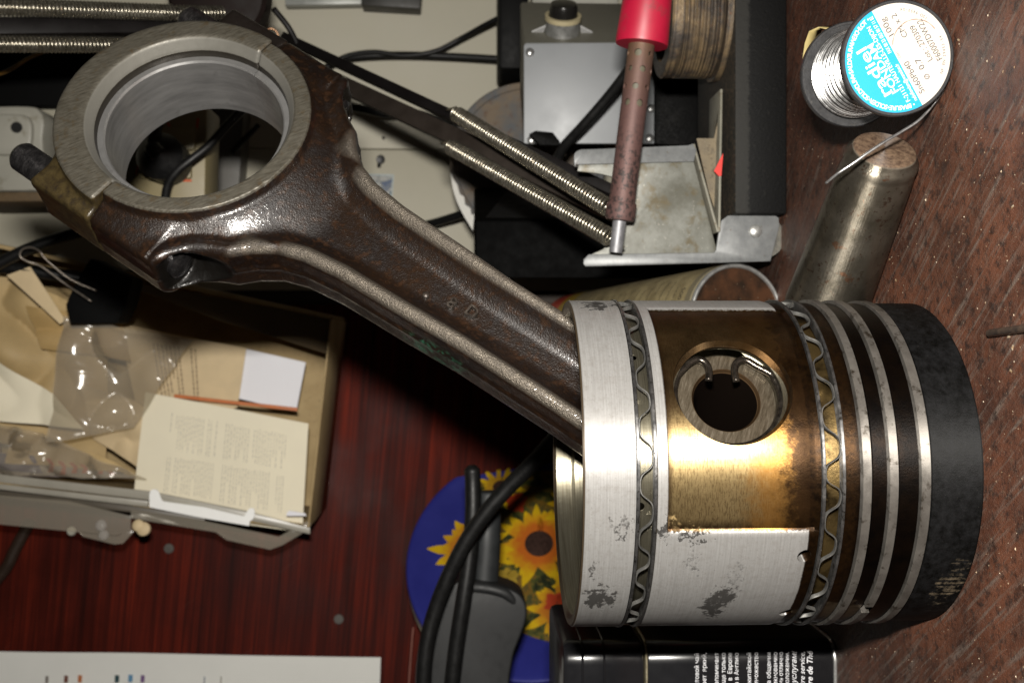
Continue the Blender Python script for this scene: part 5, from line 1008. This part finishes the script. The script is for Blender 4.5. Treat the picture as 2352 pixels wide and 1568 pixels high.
# dark leafy bouquet in the middle of the lid, then blooms
pl = [lid_xy(q) for q in curve_px((1105, 1105), (1150, 1095), (1260, 1080), (1390, 1120), (1450, 1250), (1420, 1400), (1330, 1470), (1240, 1468), (1150, 1420), (1110, 1340), (1070, 1260), (1085, 1180), (1105, 1105), k=5)]
b = MB(); b.add([Vector((x, y, 0.55 if False else 0.15)) for x, y in pl[:-1]], [tuple(range(len(pl) - 1))]); b.build('printed_leaves', m_fol, ST, M=MT, smooth=False)
m_core = simple('bloom_core', (0.035, 0.012, 0.006), 0.5, 0, 0.6, 0.4)
for i, (px_, r, n_, rootc) in enumerate((((1238, 1248), 29, 22, (0.40, 0.10, 0.01)), ((1085, 1262), 27, 20, (0.36, 0.12, 0.012)), ((1150, 1120), 17, 16, (0.30, 0.16, 0.01)), ((1292, 1400), 25, 18, (0.36, 0.12, 0.01)), ((1330, 1160), 24, 18, (0.36, 0.12, 0.01)), ((1340, 1350), 24, 18, (0.36, 0.12, 0.01)))):
    cx_, cy_ = lid_xy(px_); mt = petal_mat('petals_%d' % i, cx_, cy_, r, (0.50, 0.32, 0.006), rootc); b = MB(); zb = 0.3 + 0.12 * ((i * 5) % 6)
    petal_ring(b, cx_, cy_, r * .25, r, n_ - 5, r * .125, zb, i, 0.16); petal_ring(b, cx_, cy_, r * .25, r * .80, n_ - 6, r * .13, zb + 0.06, i + 50, 0.16); fl_ = b.build('printed_sunflower', mt, ST, M=MT, smooth=False)
    b = MB(); b.lathe([(0, zb + 0.13), (r * .33, zb + 0.13), (r * .33, zb)], 28, Matrix.Translation((cx_, cy_, 0))); b.build('seed_head', m_core, fl_, M=MT)
for i, px_ in enumerate(((1185, 1155), (1280, 1385), (1165, 1330))):
    cx_, cy_ = lid_xy(px_); b = MB(); petal_ring(b, cx_, cy_, 0.5, 8.5, 10, 3.0, 1.1, 90 + i); b.build('printed_blossom', simple('blossom_%d' % i, (0.34, 0.035, 0.008) if i < 2 else (0.30, 0.20, 0.02), 0.4), ST, M=MT, smooth=False)

# ---------------------------------------------------------------- black soldering gun with its cable
HG = thing('soldering_gun', W(1080, 1450, 560), 'black pistol style tool handle with a looped cable in front of the sunflower tin', 'tool handle')
m_hnd = simple('black_rubber', (0.013, 0.0135, 0.014), 0.55, 0, 0.25, 0.2, 0.05, 2.0)
YH = 560
outl = curve_px((960, 1660), (958, 1560), (985, 1430), (1040, 1342), (1090, 1336), (1150, 1346), (1190, 1362), (1208, 1388), (1209, 1420), (1196, 1460), (1178, 1510), (1168, 1600), (1180, 1680), k=5) + [(1240, 1720), (1400, 1730), (1622, 1740), (1628, 1748), (1628, 1930), (1620, 1938), (1010, 1938), (968, 1890)]
b = MB(); b.prism([W(x, y, YH) for x, y in outl], (0, 26, 0)); b.build('grip', m_hnd, HG, bevel=5.0, seg=4)
b = MB(); b.tube(catmull([W(1040, 1352, YH + 4), W(1100, 1348, YH + 1), W(1160, 1362, YH + 1), W(1190, 1392, YH + 4)], 6), 3.0, 12); b.build('grip_lip', m_hnd, HG, sharp=None)
b = MB(); b.tube([W(1122, 1128, YH + 14), W(1122, 1134, YH + 14), W(1118, 1250, YH + 14), W(1108, 1375, YH + 14)], [6.0, 7.0, 7.6, 8.2], 20); b.build('strain_relief', simple('dark_grey_rubber', (0.022, 0.024, 0.025), 0.5), HG, sharp=40)
c1_ = [W(x, y, Y) for x, y, Y in [(1712, 1010, 482), (1690, 985, 484), (1560, 950, 492), (1400, 945, 504), (1320, 965, 514), (1290, 990, 520), (1262, 1020, 520), (1220, 1066, 524), (1170, 1116, 528), (1120, 1172, 530), (1072, 1240, 532), (1032, 1318, 534), (1000, 1400, 536), (980, 1480, 536), (972, 1570, 536), (974, 1680, 538)]]
b = MB(); b.tube(catmull(c1_, 8), 4.1, 14); b.build('cable', m_cable, HG, sharp=None)
c2_ = [W(x, y, Y) for x, y, Y in [(1084, 1068, 552), (1086, 1110, 552), (1086, 1180, 550), (1078, 1280, 548), (1064, 1380, 546), (1050, 1470, 546), (1038, 1570, 546), (1030, 1680, 548)]]
b = MB(); b.tube(catmull(c2_, 8), [2.2, 3.2] + [4.3] * 55, 14); b.build('cable', m_cable, HG, sharp=None)

# ---------------------------------------------------------------- black tea tin
TT = thing('tea_tin', (-150, 390, 0), 'black rectangular tea tin with white Russian lettering, left of the piston', 'tea tin')
yf = 366.0; xr_ = W(1800, 1476, yf).x; zt2 = W(1292, 1500, yf).z; zl2 = W(1488, 1500, yf).z
m_tea = simple('black_tin', (0.007, 0.007, 0.008), 0.22, 0, 0.2, 0.1); m_gold = mat_steel('gold_edge', (0.30, 0.25, 0.14), (0.50, 0.45, 0.32), 0.3, 0.8)
def rbox(name, x0, x1, y0, y1, z0, z1, r, mat, par, n=8, bev=0.6):
    pts = []
    for cx_, cy_, a in ((x1 - r, y1 - r, 0), (x0 + r, y1 - r, 90), (x0 + r, y0 + r, 180), (x1 - r, y0 + r, 270)):
        pts += [Vector((cx_ + r * math.cos(R_(a + 90 * i / n)), cy_ + r * math.sin(R_(a + 90 * i / n)), z0)) for i in range(n + 1)]
    b = MB(); b.prism(pts, (0, 0, z1 - z0)); return b.build(name, mat, par, bevel=bev)
x0_ = xr_ - 82
rbox('tin_body', x0_, xr_, yf, yf + 62, 1.2, zl2, 7, m_tea, TT); rbox('bottom_rim', x0_ - 0.6, xr_ + 0.6, yf - 0.6, yf + 62.6, 0, 1.4, 7.3, mat_steel('tin_edge', (0.3, 0.3, 0.3), (0.5, 0.5, 0.48), 0.3, 0.8), TT)
rbox('lid', x0_ - 0.5, xr_ + 0.5, yf - 0.5, yf + 62.5, zl2 + 0.9, zt2, 7.3, m_tea, TT, bev=2.2); rbox('lid_seam', x0_ - 0.8, xr_ + 0.8, yf - 0.8, yf + 62.8, zl2, zl2 + 0.9, 7.4, m_gold, TT)
for zz in (W(1338, 1500, yf).z, W(1388, 1500, yf).z): rbox('lid_bead', x0_ - 0.9, xr_ + 0.9, yf - 0.9, yf + 62.9, zz - 0.45, zz + 0.45, 7.5, m_tea, TT)
rows = [(1603, 'отборный листовой чай', .9), (1620, 'который дает  яркий,', .9), (1648, 'вкус и аромат напоминает', .9), (1664, 'знали и еще только', .9), (1679, 'чай попал  в  Европе', .9), (1694, 'Францию, а в Англию', .9), (1723, 'родился в китайской', .9), (1739, 'где есть множество', .9),
        (1768, 'он царит в общении', .9), (1783, 'и возникновению', .9), (1796, '«Наполеон» отлично', .9), (1810, 'расположении.', .9)]
b = MB(); m_ink = simple('white_ink', (0.62, 0.62, 0.64), 0.5)
def tin_text(px_x, body, h, bold=0.01, shear=0.0):
    v, f = text_mesh(body, h / 0.72, 'RIGHT', bold, shear); zz = W(px_x, 1500, yf).z; xx = W(1700, 1497, yf).x
    b.add([Vector((xx + q.x, yf - 0.12, zz + q.y)) for q in v], f)
for px_x, body_, _ in rows: tin_text(px_x + 2, body_, 1.55)
tin_text(1829, 'к вашим услугам!', 1.9, 0.012, 0.3); tin_text(1848, 'à votre service,', 1.9, 0.012, 0.3); tin_text(1866, 'Rivière de Thé', 2.1, 0.05, 0.3)
b.build('lettering', m_ink, TT, smooth=False)
